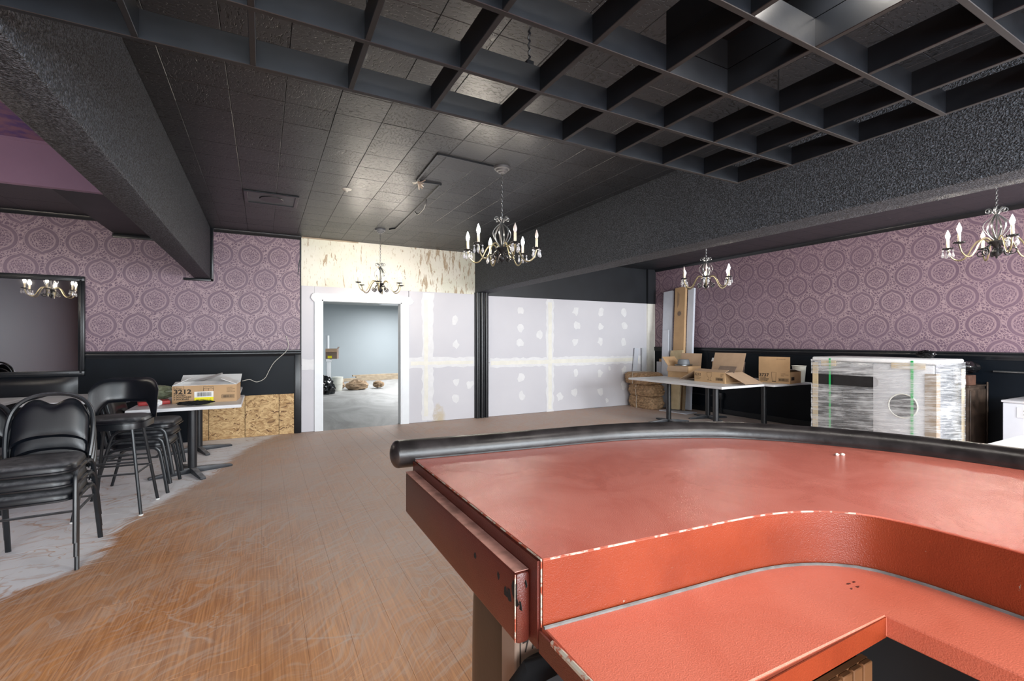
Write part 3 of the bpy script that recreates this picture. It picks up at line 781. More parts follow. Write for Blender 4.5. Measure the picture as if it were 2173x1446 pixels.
for (x_, y_) in ((0.272, 1.423), (1.772, 1.123), (-0.328, 0.523), (1.772, 0.223), (0.572, -0.377)):
    obj('hanger_wire', MB().tube([(x_-0.86, y_-0.6, LH-0.01), (x_-0.86, y_-0.6, ZC-LZ)], 0.003, 6), 'dark_metal', lat)
# closed light housing that sits on two cells of the lattice
hs = thing('light_housing', 'smooth black box housing a downlight above the lattice', 'light', (1.322, 0.823, LZ+LH+0.001))
obj('shell', MB().bx(-0.15, 0.15, -0.30, 0.30, 0.10, 0.115).bx(-0.15, -0.14, -0.30, 0.30, 0.0, 0.10).bx(0.14, 0.15, -0.30, 0.30, 0, 0.10).bx(-0.14, 0.14, -0.30, -0.29, 0, 0.10).bx(-0.14, 0.14, 0.29, 0.30, 0, 0.10), 'lattice_black', hs, smooth=0)
m, nt, b = newmat('downlight_lens'); b.inputs['Emission Color'].default_value = (1, .93, .85, 1); b.inputs['Emission Strength'].default_value = 70.0
obj('lens', MB().lathe([(0.05, 0.0), (0.055, 0.02)], 20, (0, -0.16, 0.08)), 'downlight_lens', hs)
# cord with a small black box hanging from the tiles
cp = on_z(1123, 66, ZC)
cd = thing('hanging_connector', 'small black connector box on a twisted cord above the lattice', 'connector', (cp.x, cp.y, ZC))
obj('cord', MB().tube([(0.006*math.sin(k*1.9), 0.006*math.cos(k*1.9), -0.012*k) for k in range(0, 14)], 0.005, 6), 'dark_metal', cd)
obj('connector_body', MB().box((0, 0, -0.185), (0.04, 0.03, 0.06)), 'dark_metal', cd, bevel=0.003)

# ------------------------------------------------------------------ chandeliers
CAMA = -YAW
def arc_spiral(c, r0, r1, a0, a1, n=14):
    return [(c[0] + (r0+(r1-r0)*i/(n-1))*math.cos(a0+(a1-a0)*i/(n-1)), c[1] + (r0+(r1-r0)*i/(n-1))*math.sin(a0+(a1-a0)*i/(n-1))) for i in range(n)]
def smooth_path(P, n=4):
    out = []
    for i in range(len(P)-1):
        p0 = Vector(P[max(i-1, 0)]); p1 = Vector(P[i]); p2 = Vector(P[i+1]); p3 = Vector(P[min(i+2, len(P)-1)])
        for k in range(n):
            t = k/n; out.append(0.5*((2*p1) + (p2-p0)*t + (2*p0-5*p1+4*p2-p3)*t*t + (3*p1-p0-3*p2+p3)*t**3))
    out.append(Vector(P[-1])); return out
CM = {}
def rz_path(pts): return [(r, 0, z) for r, z in pts]
CM['arm'] = mesh_of('arm', MB().tube(smooth_path(rz_path([(0.045, 0.025), (0.075, 0.055), (0.115, 0.050), (0.150, 0.005), (0.180, -0.055), (0.215, -0.095), (0.255, -0.098), (0.293, -0.065), (0.310, -0.020), (0.317, 0.004)]), 3), 0.0065, 8), 'brass')
sp = arc_spiral((0.098, -0.062), 0.036, 0.008, R(120), R(120+520), 22)
CM['scroll'] = mesh_of('scroll', MB().tube(rz_path([(0.05, 0.0), (0.065, -0.01)] + sp), 0.0045, 6, flat=(1, 1.6)), 'iron')
pan = MB().lathe([(0.004, -0.006), (0.020, -0.004), (0.034, 0.006), (0.033, 0.009), (0.018, 0.002), (0.012, 0.004)], 16, (0.317, 0, 0.012))
for k in range(8):
    a = 2*math.pi*k/8; pan.sphere((0.317+0.034*math.cos(a), 0.034*math.sin(a), 0.018), 0.007, 6, 5)
CM['pan'] = mesh_of('drip_pan', pan, 'iron')
CM['candle'] = mesh_of('candle_sleeve', MB().lathe([(0.0115, 0.014), (0.0115, 0.098), (0.009, 0.102)], 14, (0.317, 0, 0)), 'candle')
bulbp = [(0.007, 0.100), (0.013, 0.112), (0.0165, 0.128), (0.0150, 0.143), (0.0095, 0.160), (0.0045, 0.174), (0.0012, 0.184)]
CM['bulb_on'] = mesh_of('bulb', MB().lathe(bulbp, 12, (0.317, 0, 0)), 'bulb_lit')
CM['bulb_off'] = mesh_of('bulb', MB().lathe(bulbp, 12, (0.317, 0, 0)), 'bulb_off')
def pend(a):
    x_, y_ = 0.317+0.036*math.cos(a), 0.036*math.sin(a)
    mb = MB().sphere((x_, y_, -0.002), 0.0085, 8, 6)
    mb.lathe([(0.002, -0.012), (0.008, -0.028), (0.0125, -0.046), (0.009, -0.060), (0.002, -0.066)], 8, (x_, y_, 0)); return mb
CM['pend'] = [mesh_of('crystal_pendant', pend(R(a)), 'crystal', smooth=0) for a in (35, 125, 215, 305)]
hub = MB().lathe([(0.012, 0.05), (0.020, 0.035), (0.055, 0.030), (0.058, 0.022), (0.040, 0.0), (0.018, -0.018), (0.012, -0.030), (0.022, -0.040), (0.034, -0.062), (0.030, -0.084), (0.014, -0.098), (0.006, -0.104), (0.008, -0.110), (0.003, -0.118)], 20)
CM['hub'] = mesh_of('hub', hub, 'iron')
CM['stem'] = mesh_of('stem', MB().lathe([(0.006, 0.04), (0.006, 0.27)], 8), 'iron')
rib = MB().tube(smooth_path(rz_path([(0.008, 0.268), (0.014, 0.250), (0.045, 0.222), (0.076, 0.185), (0.084, 0.152), (0.070, 0.112), (0.040, 0.068), (0.014, 0.040)]), 3), 0.004, 6, flat=(0.7, 2.0))
CM['rib'] = mesh_of('cage_rib', rib, 'steel_grey')
tp = arc_spiral((0.052, 0.288), 0.024, 0.008, R(200), R(200-470), 20)
CM['top'] = mesh_of('top_scroll', MB().tube(rz_path([(0.008, 0.255), (0.02, 0.268)] + tp), 0.0035, 6, flat=(1, 1.5)), 'steel_grey')
CM['canopy'] = mesh_of('canopy', MB().lathe([(0.012, -0.062), (0.030, -0.056), (0.036, -0.044), (0.050, -0.040), (0.056, -0.026), (0.070, -0.022), (0.074, -0.008), (0.074, 0.0)], 24), 'canopy_grey')
def chain_mesh(z0, z1):
    mb = MB(); n = max(3, int((z1-z0)/0.021)); st = (z1-z0)/n
    for i in range(n):
        zc = z0+st*(i+0.5); P = []
        for k in range(12):
            a = 2*math.pi*k/12; h_, v_ = 0.0075*math.cos(a), 0.0145*math.sin(a)
            P.append((h_, 0, zc+v_) if i % 2 else (0, h_, zc+v_))
        mb.tube(P, 0.0022, 5, closed=True)
    return mesh_of('chain', mb, 'steel_grey')
def chandelier(loc, drop, th0, lit, label, cry=(1,)*6):
    """loc: hub centre; th0: turn against the camera's right axis; lit / cry: per arm"""
    t = thing('chandelier', label, 'chandelier', loc, 0, 'six-candle chandeliers')
    obj('canopy', CM['canopy'], None, t, loc=(0, 0, drop)); obj('chain', chain_mesh(0.285, drop-0.055), None, t)
    obj('stem', CM['stem'], None, t); obj('hub', CM['hub'], None, t)
    for k in range(6):
        a = CAMA - R(th0 + 60*k)
        ar = obj('arm', CM['arm'], None, t, rot=(0, 0, a))
        obj('scroll', CM['scroll'], None, t, rot=(0, 0, a))
        obj('cage_rib', CM['rib'], None, t, rot=(0, 0, a+R(25))); obj('top_scroll', CM['top'], None, t, rot=(0, 0, a+R(30)))
        obj('drip_pan', CM['pan'], None, ar); obj('candle_sleeve', CM['candle'], None, ar)
        tag(obj('bulb', CM['bulb_on' if lit[k] else 'bulb_off'], None, ar), 'glowing flame bulb' if lit[k] else 'unlit flame bulb')
        if cry[k]:
            for pm in CM['pend']: obj('crystal_pendant', pm, None, ar)
    return t
HUBZ = 2.215; DROP = ZC-HUBZ
chandelier((1.918, 3.803, HUBZ), DROP, 8, (0, 0, 1, 1, 1, 1), 'six-candle chandelier in the middle of the room with two unlit bulbs')
chandelier((1.469, 6.74, HUBZ-0.03), DROP+0.03, 20, (1, 1, 1, 1, 1, 1), 'six-candle chandelier hanging in front of the white cased doorway', (0, 0, 0, 0, 0, 0))
chandelier((5.30, 4.37, HUBZ), DROP, -8, (1, 1, 0, 0, 1, 1), 'six-candle chandelier with crystals hanging above the boxes on tables')
chandelier((5.50, 1.58, HUBZ), DROP, 0, (1, 0, 1, 1, 1, 0), 'six-candle chandelier cut by the right edge of the frame', (1, 0, 1, 0, 1, 0))
chandelier((-3.02, 5.36, 2.20), 3.19-2.20, 10, (1, 1, 1, 1, 1, 1), 'six-candle chandelier seen only as a reflection in the mirror')

# ceiling details: raceway between the chandeliers, open wires, vent, sprinkler plate
def cz(u, v): return on_z(u, v, ZC)
def raceway(pts, label):
    mb = MB()
    for a, c in zip(pts[:-1], pts[1:]):
        a = Vector((a.x, a.y, 0)); c = Vector((c.x, c.y, 0)); d = c-a
        mb.box(((a.x+c.x)/2, (a.y+c.y)/2, ZC-0.008), (d.length+0.016, 0.016, 0.016), Matrix.Rotation(math.atan2(d.y, d.x), 3, 'Z'))
    return tag(obj('wire_raceway', mb, 'black_trim'), label, 'raceway')
raceway([cz(1045, 351), cz(930, 325), cz(885, 381)], 'black surface wire raceway from the middle chandelier to the open wires')
raceway([cz(893, 384), cz(935, 390), cz(840, 484), cz(827, 486)], 'black surface wire raceway running to the doorway chandelier')
a0 = cz(905, 420); a1 = cz(880, 447)
lw = MB().tube(smooth_path([(a0.x, a0.y, ZC-0.01), (a0.x+0.02, a0.y+0.1, ZC-0.05), ((a0.x+a1.x)/2+0.04, (a0.y+a1.y)/2, ZC-0.05), (a1.x+0.04, a1.y, ZC-0.04), (a1.x, a1.y, ZC-0.012)], 5), 0.007, 6)
tag(obj('loose_cable', lw, 'dark_metal'), 'short black cable loop hanging from the ceiling raceway', 'cable')
jb = cz(886, 383); jt = thing('open_wires', 'bundle of bare pale wire ends hanging from the ceiling raceway', 'wires', (jb.x, jb.y, ZC))
random.seed(5)
for k in range(9):
    a = random.uniform(0, 6.28); L_ = random.uniform(0.05, 0.11)
    P = [(0, 0, -0.006), (0.4*L_*math.cos(a), 0.4*L_*math.sin(a), -0.02-random.random()*0.02), (L_*math.cos(a), L_*math.sin(a), -0.012-random.random()*0.045)]
    obj('wire', MB().tube(smooth_path(P, 4), 0.006, 6), random.choice(['wire_white', 'copper_wire', 'steel_grey', 'wire_white']), jt)
sk = cz(736, 402)
tag(obj('sprinkler_plate', MB().lathe([(0.006, -0.03), (0.012, -0.02), (0.045, -0.006), (0.05, 0.0)], 20, (sk.x, sk.y, ZC)), 'pail'), 'small white sprinkler plate on the ceiling tiles', 'sprinkler')
vt = thing('ceiling_vent', 'recessed rectangular black air vent with a round damper', 'vent', (0.085, 5.86, ZC))
VX, VY = 0.265, 0.24
mbv = MB()
for x0, x1, y0, y1 in ((-VX, VX, -VY, -VY+0.035), (-VX, VX, VY-0.035, VY), (-VX, -VX+0.035, -VY+0.035, VY-0.035), (VX-0.035, VX, -VY+0.035, VY-0.035)): mbv.bx(x0, x1, y0, y1, -0.014, 0.0)
obj('frame', mbv, 'black_trim', vt, bevel=0.002, seg=1)
simple('vent_grey', srgb(78, 84, 86), 0.4, metal=0.5, var=0.3, vscale=9)
obj('pan', MB().bx(-VX+0.03, VX-0.03, -VY+0.03, VY-0.03, -0.004, -0.001), 'vent_grey', vt)
obj('damper', MB().lathe([(0.115, -0.012), (0.12, -0.006), (0.12, -0.004)], 32), 'dark_metal', vt)

# ------------------------------------------------------------------ the bar
BT = 1.05
outer = [(0.395, 1.352), (0.60, 1.328), (0.79, 1.308), (1.085, 1.275), (1.257, 1.225), (1.443, 1.140), (1.56, 1.03), (1.66, 0.90), (1.765, 0.69), (1.815, 0.47), (1.835, 0.2), (1.84, -0.4), (1.84, -1.3)]
inner = [(0.396, 0.639), (0.63, 0.620), (0.81, 0.606), (0.90, 0.594), (0.97, 0.574), (1.03, 0.542), (1.075, 0.497), (1.098, 0.43), (1.108, 0.35), (1.112, 0.25), (1.115, -0.2), (1.115, -1.3)]
OC = [(p.x, p.y) for p in smooth_path([(x_, y_, 0) for x_, y_ in outer], 5)]
IC = [(p.x, p.y) for p in smooth_path([(x_, y_, 0) for x_, y_ in inner], 5)]
def offset(P, d):
    out = []
    for i, p in enumerate(P):
        a = P[max(i-1, 0)]; c = P[min(i+1, len(P)-1)]; tx, ty = c[0]-a[0], c[1]-a[1]; L_ = math.hypot(tx, ty) or 1
        out.append((p[0]-ty/L_*d, p[1]+tx/L_*d))
    return out
def strip(mb, A, B, z0, z1):
    """solid between two matching open curves"""
    n = len(A); vs = [(p[0], p[1], z) for z in (z0, z1) for P in (A, B) for p in P]
    a0_, b0_, a1_, b1_ = 0, n, 2*n, 3*n; fs = []
    for i in range(n-1):
        fs += [(a1_+i, a1_+i+1, b1_+i+1, b1_+i), (a0_+i, b0_+i, b0_+i+1, a0_+i+1), (a0_+i, a0_+i+1, a1_+i+1, a1_+i), (b0_+i, b1_+i, b1_+i+1, b0_+i+1)]
    fs += [(a0_, a1_, b1_, b0_), (a0_+n-1, b0_+n-1, b1_+n-1, a1_+n-1)]
    return mb.add(vs, fs)
def resample(P, n):
    d = [0]
    for i in range(1, len(P)): d.append(d[-1]+math.dist(P[i], P[i-1]))
    out = []
    for k in range(n):
        s_ = d[-1]*k/(n-1); i = 1
        while i < len(P)-1 and d[i] < s_: i += 1
        t = (s_-d[i-1])/(d[i]-d[i-1]); out.append((P[i-1][0]+(P[i][0]-P[i-1][0])*t, P[i-1][1]+(P[i][1]-P[i-1][1])*t))
    return out
OR, IR = resample(OC, 70), resample(IC, 70)
bar = thing('bar_counter', 'red painted L-shaped bar counter with black padded armrest in the foreground', 'bar counter', (1.3, 0.6, 0))
def B(name, mb, mat, **k):
    mb.v = [(p[0]-1.3, p[1]-0.6, p[2]) for p in mb.v]; return obj(name, mb, mat, bar, **k)
simple('bar_wear_dust', srgb(176, 128, 116), 0.6, var=0.35, vscale=22)
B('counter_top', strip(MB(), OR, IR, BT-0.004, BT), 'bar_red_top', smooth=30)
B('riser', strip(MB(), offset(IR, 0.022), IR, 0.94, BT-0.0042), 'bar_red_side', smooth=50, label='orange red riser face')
# end fascia with raised panel
B('end_fascia', MB().bx(0.388, 0.41, 0.644, 1.348, 0.905, BT-0.0042), 'bar_maroon', smooth=0)
B('end_panel', MB().bx(0.362, 0.388, 0.665, 1.335, 0.905, 1.022), 'bar_maroon', bevel=0.007, seg=2)
B('under_board', strip(MB(), offset(OR, -0.02), offset(IR, 0.03), 0.905, 0.92), 'brown_dark', smooth=0)
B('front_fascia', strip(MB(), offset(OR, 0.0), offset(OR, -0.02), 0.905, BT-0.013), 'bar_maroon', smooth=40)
# worn edges: bare strips along the top's inner and end edges, grey bead at the foot of the riser
B('worn_edge', MB().tube([(p[0], p[1], BT-0.002) for p in IR[:20]], 0.0018, 6), 'worn_edge')
B('worn_edge', MB().tube([(p[0], p[1], BT-0.002) for p in IR[19:]], 0.0018, 6), 'bar_red_low')
B('worn_edge', MB().tube([(0.393, 0.64+0.7*k/12, BT-0.001) for k in range(13)], 0.0014, 6), 'worn_edge')
B('corner_edge', MB().tube([(0.394, 0.641, 0.94), (0.394, 0.641, BT)], 0.0014, 6), 'worn_edge')
B('corner_edge', MB().tube([(0.361, 0.668, 0.91), (0.361, 0.668, 1.02)], 0.0012, 6), 'worn_edge')
B('panel_top_wear', MB().bx(0.3615, 0.387, 0.67, 1.33, 1.0222, 1.0232), 'bar_wear_dust')
IL = offset(IR, -0.004)
B('caulk_bead', MB().tube([(p[0], p[1], 0.9415) for p in IL], 0.0030, 6), 'caulk_grey')
# armrest
arm = offset(OR, 0.034)
arm = [(arm[0][0]-0.045, arm[0][1]+0.003)] + arm
rs = [0.041]*len(arm)
B('armrest', MB().tube([(p[0], p[1], BT+0.012) for p in arm], 0.041, 16), 'armrest_vinyl')
B('armrest_end', MB().sphere((arm[0][0], arm[0][1], BT+0.012), 0.041, 16, 10, (0.55, 1, 1)), 'armrest_vinyl')
B('armrest_seam', MB().tube([(p[0], p[1], BT+0.003) for p in offset(OR, -0.003)], 0.004, 6), 'armrest_vinyl')
# low work counter behind the riser
low_in = [(0.390, 0.412), (0.918, 0.398), (0.921, -1.3)]
lo = IR[::-1]
poly = low_in + [(p[0], p[1]) for p in offset(IR, 0.02)[::-1]]
B('work_counter', MB().prism(poly, 0.905, 0.94), 'bar_red_low', smooth=0, bevel=0.002, seg=1, label='lower red work counter')
B('work_edge', MB().bx(0.386, 0.3895, 0.412, 0.635, 0.905, 0.939), 'bar_maroon', smooth=0)
B('work_edge_wear', MB().tube([(0.3885, 0.60-0.16*k/8, 0.9395) for k in range(9)], 0.0045, 6), 'worn_edge')
B('front_edge', MB().bx(0.389, 0.918, 0.3965, 0.3985, 0.905, 0.9385), 'bar_red_side', smooth=0)
# padded die wall under the overhang
D0 = offset(resample(OC, 60), -0.29); D1 = offset(resample(OC, 60), -0.53)
D0 = resample([(0.476, D0[0][1])] + [p for p in D0 if p[0] > 0.50], 60); D1 = resample([(0.476, D1[0][1])] + [p for p in D1 if p[0] > 0.50], 60)
B('die_wall', strip(MB(), D0, D1, 0.02, 0.904), 'vinyl_bar', smooth=50)
B('padded_end', MB().panel([-0.112+0.224*i/14 for i in range(15)], lambda x_: 0.02, lambda x_: 0.90, lambda x_, z_, d_: (0.475-d_, 0.928+x_, z_), 0.045, 16), 'vinyl_bar')
B('shade_lining', strip(MB(), offset(D1, -0.004), offset(D1, -0.012), 0.02, 0.90), 'black_cloth', smooth=50)  # black sheet added as the shade inside the bar
B('shade_sheet', MB().prism([(0.44, 0.72), (0.44, 0.30), (0.80, 0.30), (0.80, -1.2), (1.28, -1.2), (1.28, 0.3), (1.0, 0.72)], 0.0, 0.012), 'black_cloth', smooth=0)  # black floor sheet standing in for shade under the bar
B('shelf', MB().bx(0.41, 0.95, 0.735, 0.80, 0.55, 0.57), 'brown_dark', smooth=0)
# things stored under the bar
def cloth_heap():
    mb = MB().pillow(resample(rrect(0.37, 0.085, 0.03, 4)+[rrect(0.37, 0.085, 0.03, 4)[0]], 61)[:-1], 0.0, 0.83, rings=((1.0, 0.0), (1.0, 0.3), (0.98, 0.6), (0.98, 0.9), (0.95, 0.97), (0.8, 1.0), (0.4, 1.0)))
    mb.v = [(p[0], p[1]*(1+0.12*mnoise.noise(Vector((p[0]*14, p[1]*9, p[2]*6)))), p[2]*(1+0.02*mnoise.noise(Vector((p[0]*22, p[1]*30, 1.0)))+0.06*p[0])) for p in mb.v]
    return mb
simple('carton_dull', srgb(136, 116, 102), 0.85, var=0.08, vscale=6)
bx1 = thing('carton', 'plain carton with handwritten digits on a shelf under the bar', 'box', (0.56, 0.768, 0.571))
obj('carton_body', MB().box((0, 0, 0.164), (0.32, 0.056, 0.328)), 'carton_dull', bx1, bevel=0.003, seg=1)
obj('flap_seam', MB().box((-0.150, -0.0284, 0.164), (0.002, 0.001, 0.324)), 'print_black', bx1)
print_text('77', 0.030, bx1, (-0.144, -0.0292, 0.262), (R(90), R(-8), 0))
tag(obj('trash_bag', cloth_heap(), 'black_cloth', loc=(0.545, 0.688, 0.014)), 'black cloth bundle under the low end of the bar', 'bag')
cr = thing('slatted_crate', 'dark slatted wooden crate under the bar corner', 'crate', (1.0, 0.54, 0.30))
for k in range(9): obj('slat', MB().box((-0.16+0.04*k, 0, 0.2), (0.034, 0.012, 0.40)), 'crate_wood', cr, bevel=0.002, seg=1)
obj('crate_rail', MB().box((0, 0.012, 0.385), (0.36, 0.012, 0.03)), 'crate_wood', cr); obj('crate_rail', MB().box((0, 0.012, 0.05), (0.36, 0.012, 0.03)), 'crate_wood', cr)
obj('crate_back', MB().box((0, 0.10, 0.2), (0.36, 0.16, 0.38)), 'brown_dark', cr)

# knocks and smears on the painted bar
random.seed(3)
for (u_, v_, r_) in ((1080, 1262, 0.008), (1092, 1250, 0.009), (1096, 1278, 0.006), (1073, 1258, 0.005), (1105, 1290, 0.005), (1058, 1222, 0.004), (1008, 1180, 0.004), (1116, 1240, 0.004)):
    r_ *= 1.5; p = on_x(u_, v_, 0.3615); pts = [(p.y+r_*random.uniform(0.3, 1.0)*math.cos(a), p.z+r_*1.4*random.uniform(0.4, 1.0)*math.sin(a)) for a in [2*math.pi*i/8 for i in range(8)]]
    B('paint_chip', MB().prism(pts, 0.3612, 0.3619, 'yz'), 'black_cloth', smooth=0)
for (u_, v_, r_) in ((1800, 1240, 0.007), (1812, 1236, 0.006), (1820, 1246, 0.006), (1806, 1250, 0.004)):
    p = on_z(u_, v_, 0.94); pts = [(p.x+r_*random.uniform(0.4, 1.2)*math.cos(a), p.y+r_*0.6*random.uniform(0.4, 1.0)*math.sin(a)) for a in [2*math.pi*i/8 for i in range(8)]]
    B('paint_smear', MB().prism(pts, 0.9398, 0.9404), 'bar_maroon', smooth=0)

# ------------------------------------------------------------------ stacking chairs
def make_chair_meshes():
    c = {}
    for s_, nm in ((-1, 'l'), (1, 'r')):
        c['lf'+nm] = mesh_of('leg', MB().tube(smooth_path([(0.232*s_, -0.265, 0.0), (0.226*s_, -0.235, 0.20), (0.220*s_, -0.205, 0.365), (0.219*s_, -0.185, 0.405), (0.218*s_, -0.14, 0.425), (0.217*s_, 0.02, 0.428)], 4), 0.0155, 8, flat=(0.8, 1.0)), 'chair_metal')
        c['lb'+nm] = mesh_of('leg', MB().tube(smooth_path([(0.217*s_, 0.02, 0.428), (0.217*s_, 0.12, 0.42), (0.219*s_, 0.165, 0.395), (0.222*s_, 0.19, 0.35), (0.228*s_, 0.235, 0.18), (0.234*s_, 0.28, 0.0)], 4), 0.0155, 8, flat=(0.8, 1.0)), 'chair_metal')
        c['rail'+nm] = mesh_of('side_rail', MB().tube([(0.214*s_, -0.19, 0.335), (0.214*s_, 0.18, 0.335)], 0.008, 6), 'chair_metal')
    arch = [(-0.205, 0.44), (-0.212, 0.52), (-0.215, 0.60), (-0.212, 0.68), (-0.195, 0.755), (-0.155, 0.815), (-0.085, 0.852), (0.0, 0.862)]
    arch = arch + [(-p[0], p[1]) for p in reversed(arch[:-1])]
    yb = lambda z: 0.175 + (z-0.44)*0.24
    c['arch'] = mesh_of('back_frame', MB().tube(smooth_path([(p[0], yb(p[1]), p[1]) for p in arch], 3), 0.0135, 8, flat=(1.0, 1.2)), 'chair_metal')
    xs_ = [-0.192+0.384*i/28 for i in range(29)]
    hi = lambda x: 0.835 - 0.155*abs(x/0.2)**3.2 - 0.030*math.exp(-(x/0.055)**2) - 0.012*math.cos(x*24) 
    lo_ = lambda x: 0.505 + 0.075*math.sqrt(max(0.0, 1-(x/0.195)**2))
    c['pad'] = mesh_of('backrest', MB().panel(xs_, lo_, hi, lambda x, z, d: (x, yb(z)+0.012-d, z), 0.045, 12), 'vinyl')
    so = rrect(0.43, 0.44, 0.10, 6); so = [(p[0]*(1.0-0.06*(p[1]/0.22)), p[1]) for p in so]
    c['seat'] = mesh_of('seat', MB().pillow(so, 0.425, 0.488, c=(0, -0.045)), 'vinyl_dusty')
    c['skirt'] = mesh_of('seat_edge', MB().tube([(p[0]*1.01, p[1]*1.01-0.045, 0.432) for p in so], 0.008, 6, closed=True), 'vinyl')
    c['cross'] = mesh_of('stretcher', MB().tube([(-0.214, 0.16, 0.335), (0.214, 0.16, 0.335)], 0.008, 6), 'chair_metal')
    return c
CHM = make_chair_meshes()
def chair(loc, rz, label, group):
    t = thing('stacking_chair', label, 'chair', loc, rz, group)
    for k in ('lfl', 'lfr', 'lbl', 'lbr'): obj('leg', CHM[k], None, t)
    for k in ('raill', 'railr'): obj('side_rail', CHM[k], None, t)
    obj('back_frame', CHM['arch'], None, t); obj('backrest', CHM['pad'], None, t)
    st = obj('seat', CHM['seat'], None, t); obj('seat_edge', CHM['skirt'], None, st)
    obj('stretcher', CHM['cross'], None, t); obj('stretcher', CHM['cross'], None, t, loc=(0, -0.33, 0)); return t
def stack(x, y, rz, n, dz, fwd, labels, group):
    for k in range(n):
        d = Vector((0, -fwd*k, 0)); d.rotate(Matrix.Rotation(rz, 3, 'Z'))
        chair((x+d.x, y+d.y, dz*k), rz, labels[k], group)
stack(-1.245, 4.03, R(2), 3, 0.088, 0.018, ['bottom black vinyl chair of the front stack at left', 'middle black vinyl chair of the front stack at left', 'top black vinyl chair with rounded back on the front stack at left'], 'black chairs stacked at front left')
stack(-1.02, 5.53, R(86), 3, 0.085, 0.02, ['bottom black chair of the stack behind the bar stool', 'middle black chair of the stack behind the bar stool', 'top dusty-seated chair of the stack behind the bar stool'], 'black chairs stacked behind the stool')
chair((-2.12, 5.45, 0), R(10), 'single black vinyl chair cut by the left edge of the frame', 'loose chairs at left')
stack(-3.62, 5.0, R(20), 3, 0.10, 0.018, ['%s chair of the stack seen only in the mirror' % w for w in ('lowest', 'middle', 'top')], 'black chairs seen in the mirror')

# bar stool
st = thing('bar_stool', 'tall black vinyl bar stool with curved cut-out back', 'stool', (-1.055, 4.93, 0), R(-6))
so = rrect(0.44, 0.42, 0.13, 6)
obj('seat', MB().pillow(so, 0.69, 0.78), 'vinyl_dusty', st)
obj('seat_piping', MB().tube([(p[0]*1.005, p[1]*1.005, 0.742) for p in so], 0.006, 6, closed=True), 'vinyl', st)
xs_ = [-0.235+0.47*i/36 for i in range(37)]
def s_hi(x): return 1.075 - 0.10*abs(x/0.235)**7
def s_lo(x):
    a = abs(x)
    if a > 0.185: return 0.74
    return 0.74 + 0.125*min(1.0, ((0.185-a)/0.055)**0.5 if a > 0.13 else 1.0)
obj('backrest', MB().panel(xs_, s_lo, s_hi, lambda x, z, d: (x*(1+(z-0.74)*0.10), 0.235 - 0.55*(x/0.47)**2*1.0 + (z-0.74)*0.18 - d, z), 0.038, 12), 'vinyl', st)
for sx_ in (-1, 1):
    for sy_ in (-1, 1):
        lg = obj('leg', MB().tube([(0.13*sx_, 0.12*sy_, 0.70), (0.215*sx_, 0.205*sy_, 0.008)], 0.0125, 8), 'chair_metal', st)
        obj('glide', MB().lathe([(0.016, 0.0), (0.017, 0.004), (0.013, 0.010)], 12, (0.215*sx_, 0.205*sy_, 0)), 'rubber_white', lg)
for z_, sides in ((0.33, (0, 1, 2, 3)), (0.42, (0, 2))):
    f_ = 0.13+(0.215-0.13)*(0.70-z_)/0.70; g_ = 0.12+(0.205-0.12)*(0.70-z_)/0.70
    cs = [(-f_, -g_), (f_, -g_), (f_, g_), (-f_, g_)]
    for k in sides: obj('foot_rail', MB().tube([(*cs[k], z_), (*cs[(k+1) % 4], z_)], 0.008, 6), 'chair_metal', st)

# ------------------------------------------------------------------ pedestal tables
TM_ = {}
TZ = 0.75
def make_table(loc, label, w=0.94, d=0.94, rz=0.0, foot=0.0, group='white pedestal tables'):
    t = thing('pedestal_table', label, 'table', loc, rz, group)
    k = (w, d)
    if k not in TM_:
        TM_[k] = (mesh_of('table_top', MB().box((0, 0, TZ-0.016), (w, d, 0.032)), 'white_laminate', smooth=0, bevel=0.003, seg=1),
                  mesh_of('edge_band', MB().box((0, 0, TZ-0.017), (w+0.003, d+0.003, 0.022)), 'table_edge', smooth=0))
    tt = obj('table_top', TM_[k][0], None, t); obj('edge_band', TM_[k][1], None, tt)
    if 'col' not in TM_:
        TM_['col'] = mesh_of('column', MB().lathe([(0.042, 0.055), (0.042, TZ-0.04), (0.10, TZ-0.038), (0.10, TZ-0.032)], 20), 'dark_metal')
        mb = MB(); P = [(0.0, 0.05), (0.10, 0.045), (0.30, 0.03), (0.37, 0.016)]
        TM_['foot'] = mesh_of('foot', mb.prism([(0.0, 0.0), (0.375, 0.0), (0.382, 0.012), (0.37, 0.026), (0.12, 0.056), (0.0, 0.06)], -0.026, 0.026, 'xz'), 'foot_metal', bevel=0.008)
    obj('column', TM_['col'], None, t)
    for q in range(4): obj('foot', TM_['foot'], None, t, rot=(0, 0, R(foot+90*q)))
    return t
make_table((-0.66, 5.97, 0), 'white table under the opened carton beside the strand board', 0.93, 0.94, 0, 20)
make_table((-0.72, 7.12, 0), 'white table against the back wall behind the opened carton', 0.93, 0.92, 0, 20)
make_table((-1.76, 7.02, 0), 'white table glimpsed behind the front chair stack', 0.92, 0.92, 0, 30)
make_table((-2.84, 6.98, 0), 'white table below the mirror at the left edge', 0.92, 0.80, 0, 30)
make_table((6.11, 5.80, 0), 'white table nearest the bundled brown bales', 0.94, 0.94, 0, 75)
make_table((6.10, 4.85, 0), 'white table holding the large open carton with flaps', 0.94, 0.94, 0, 75)
make_table((7.06, 5.78, 0), 'white table by the right wall behind the large open carton', 0.94, 0.94, 0, 75)
make_table((7.07, 4.72, 0), 'white table with a pale bucket and carton beside the wrapped fridge', 0.94, 0.94, 0, 75)
make_table((4.12, 0.71, 0), 'white table just beyond the bar rail at far right', 0.96, 0.98, 0, 45)

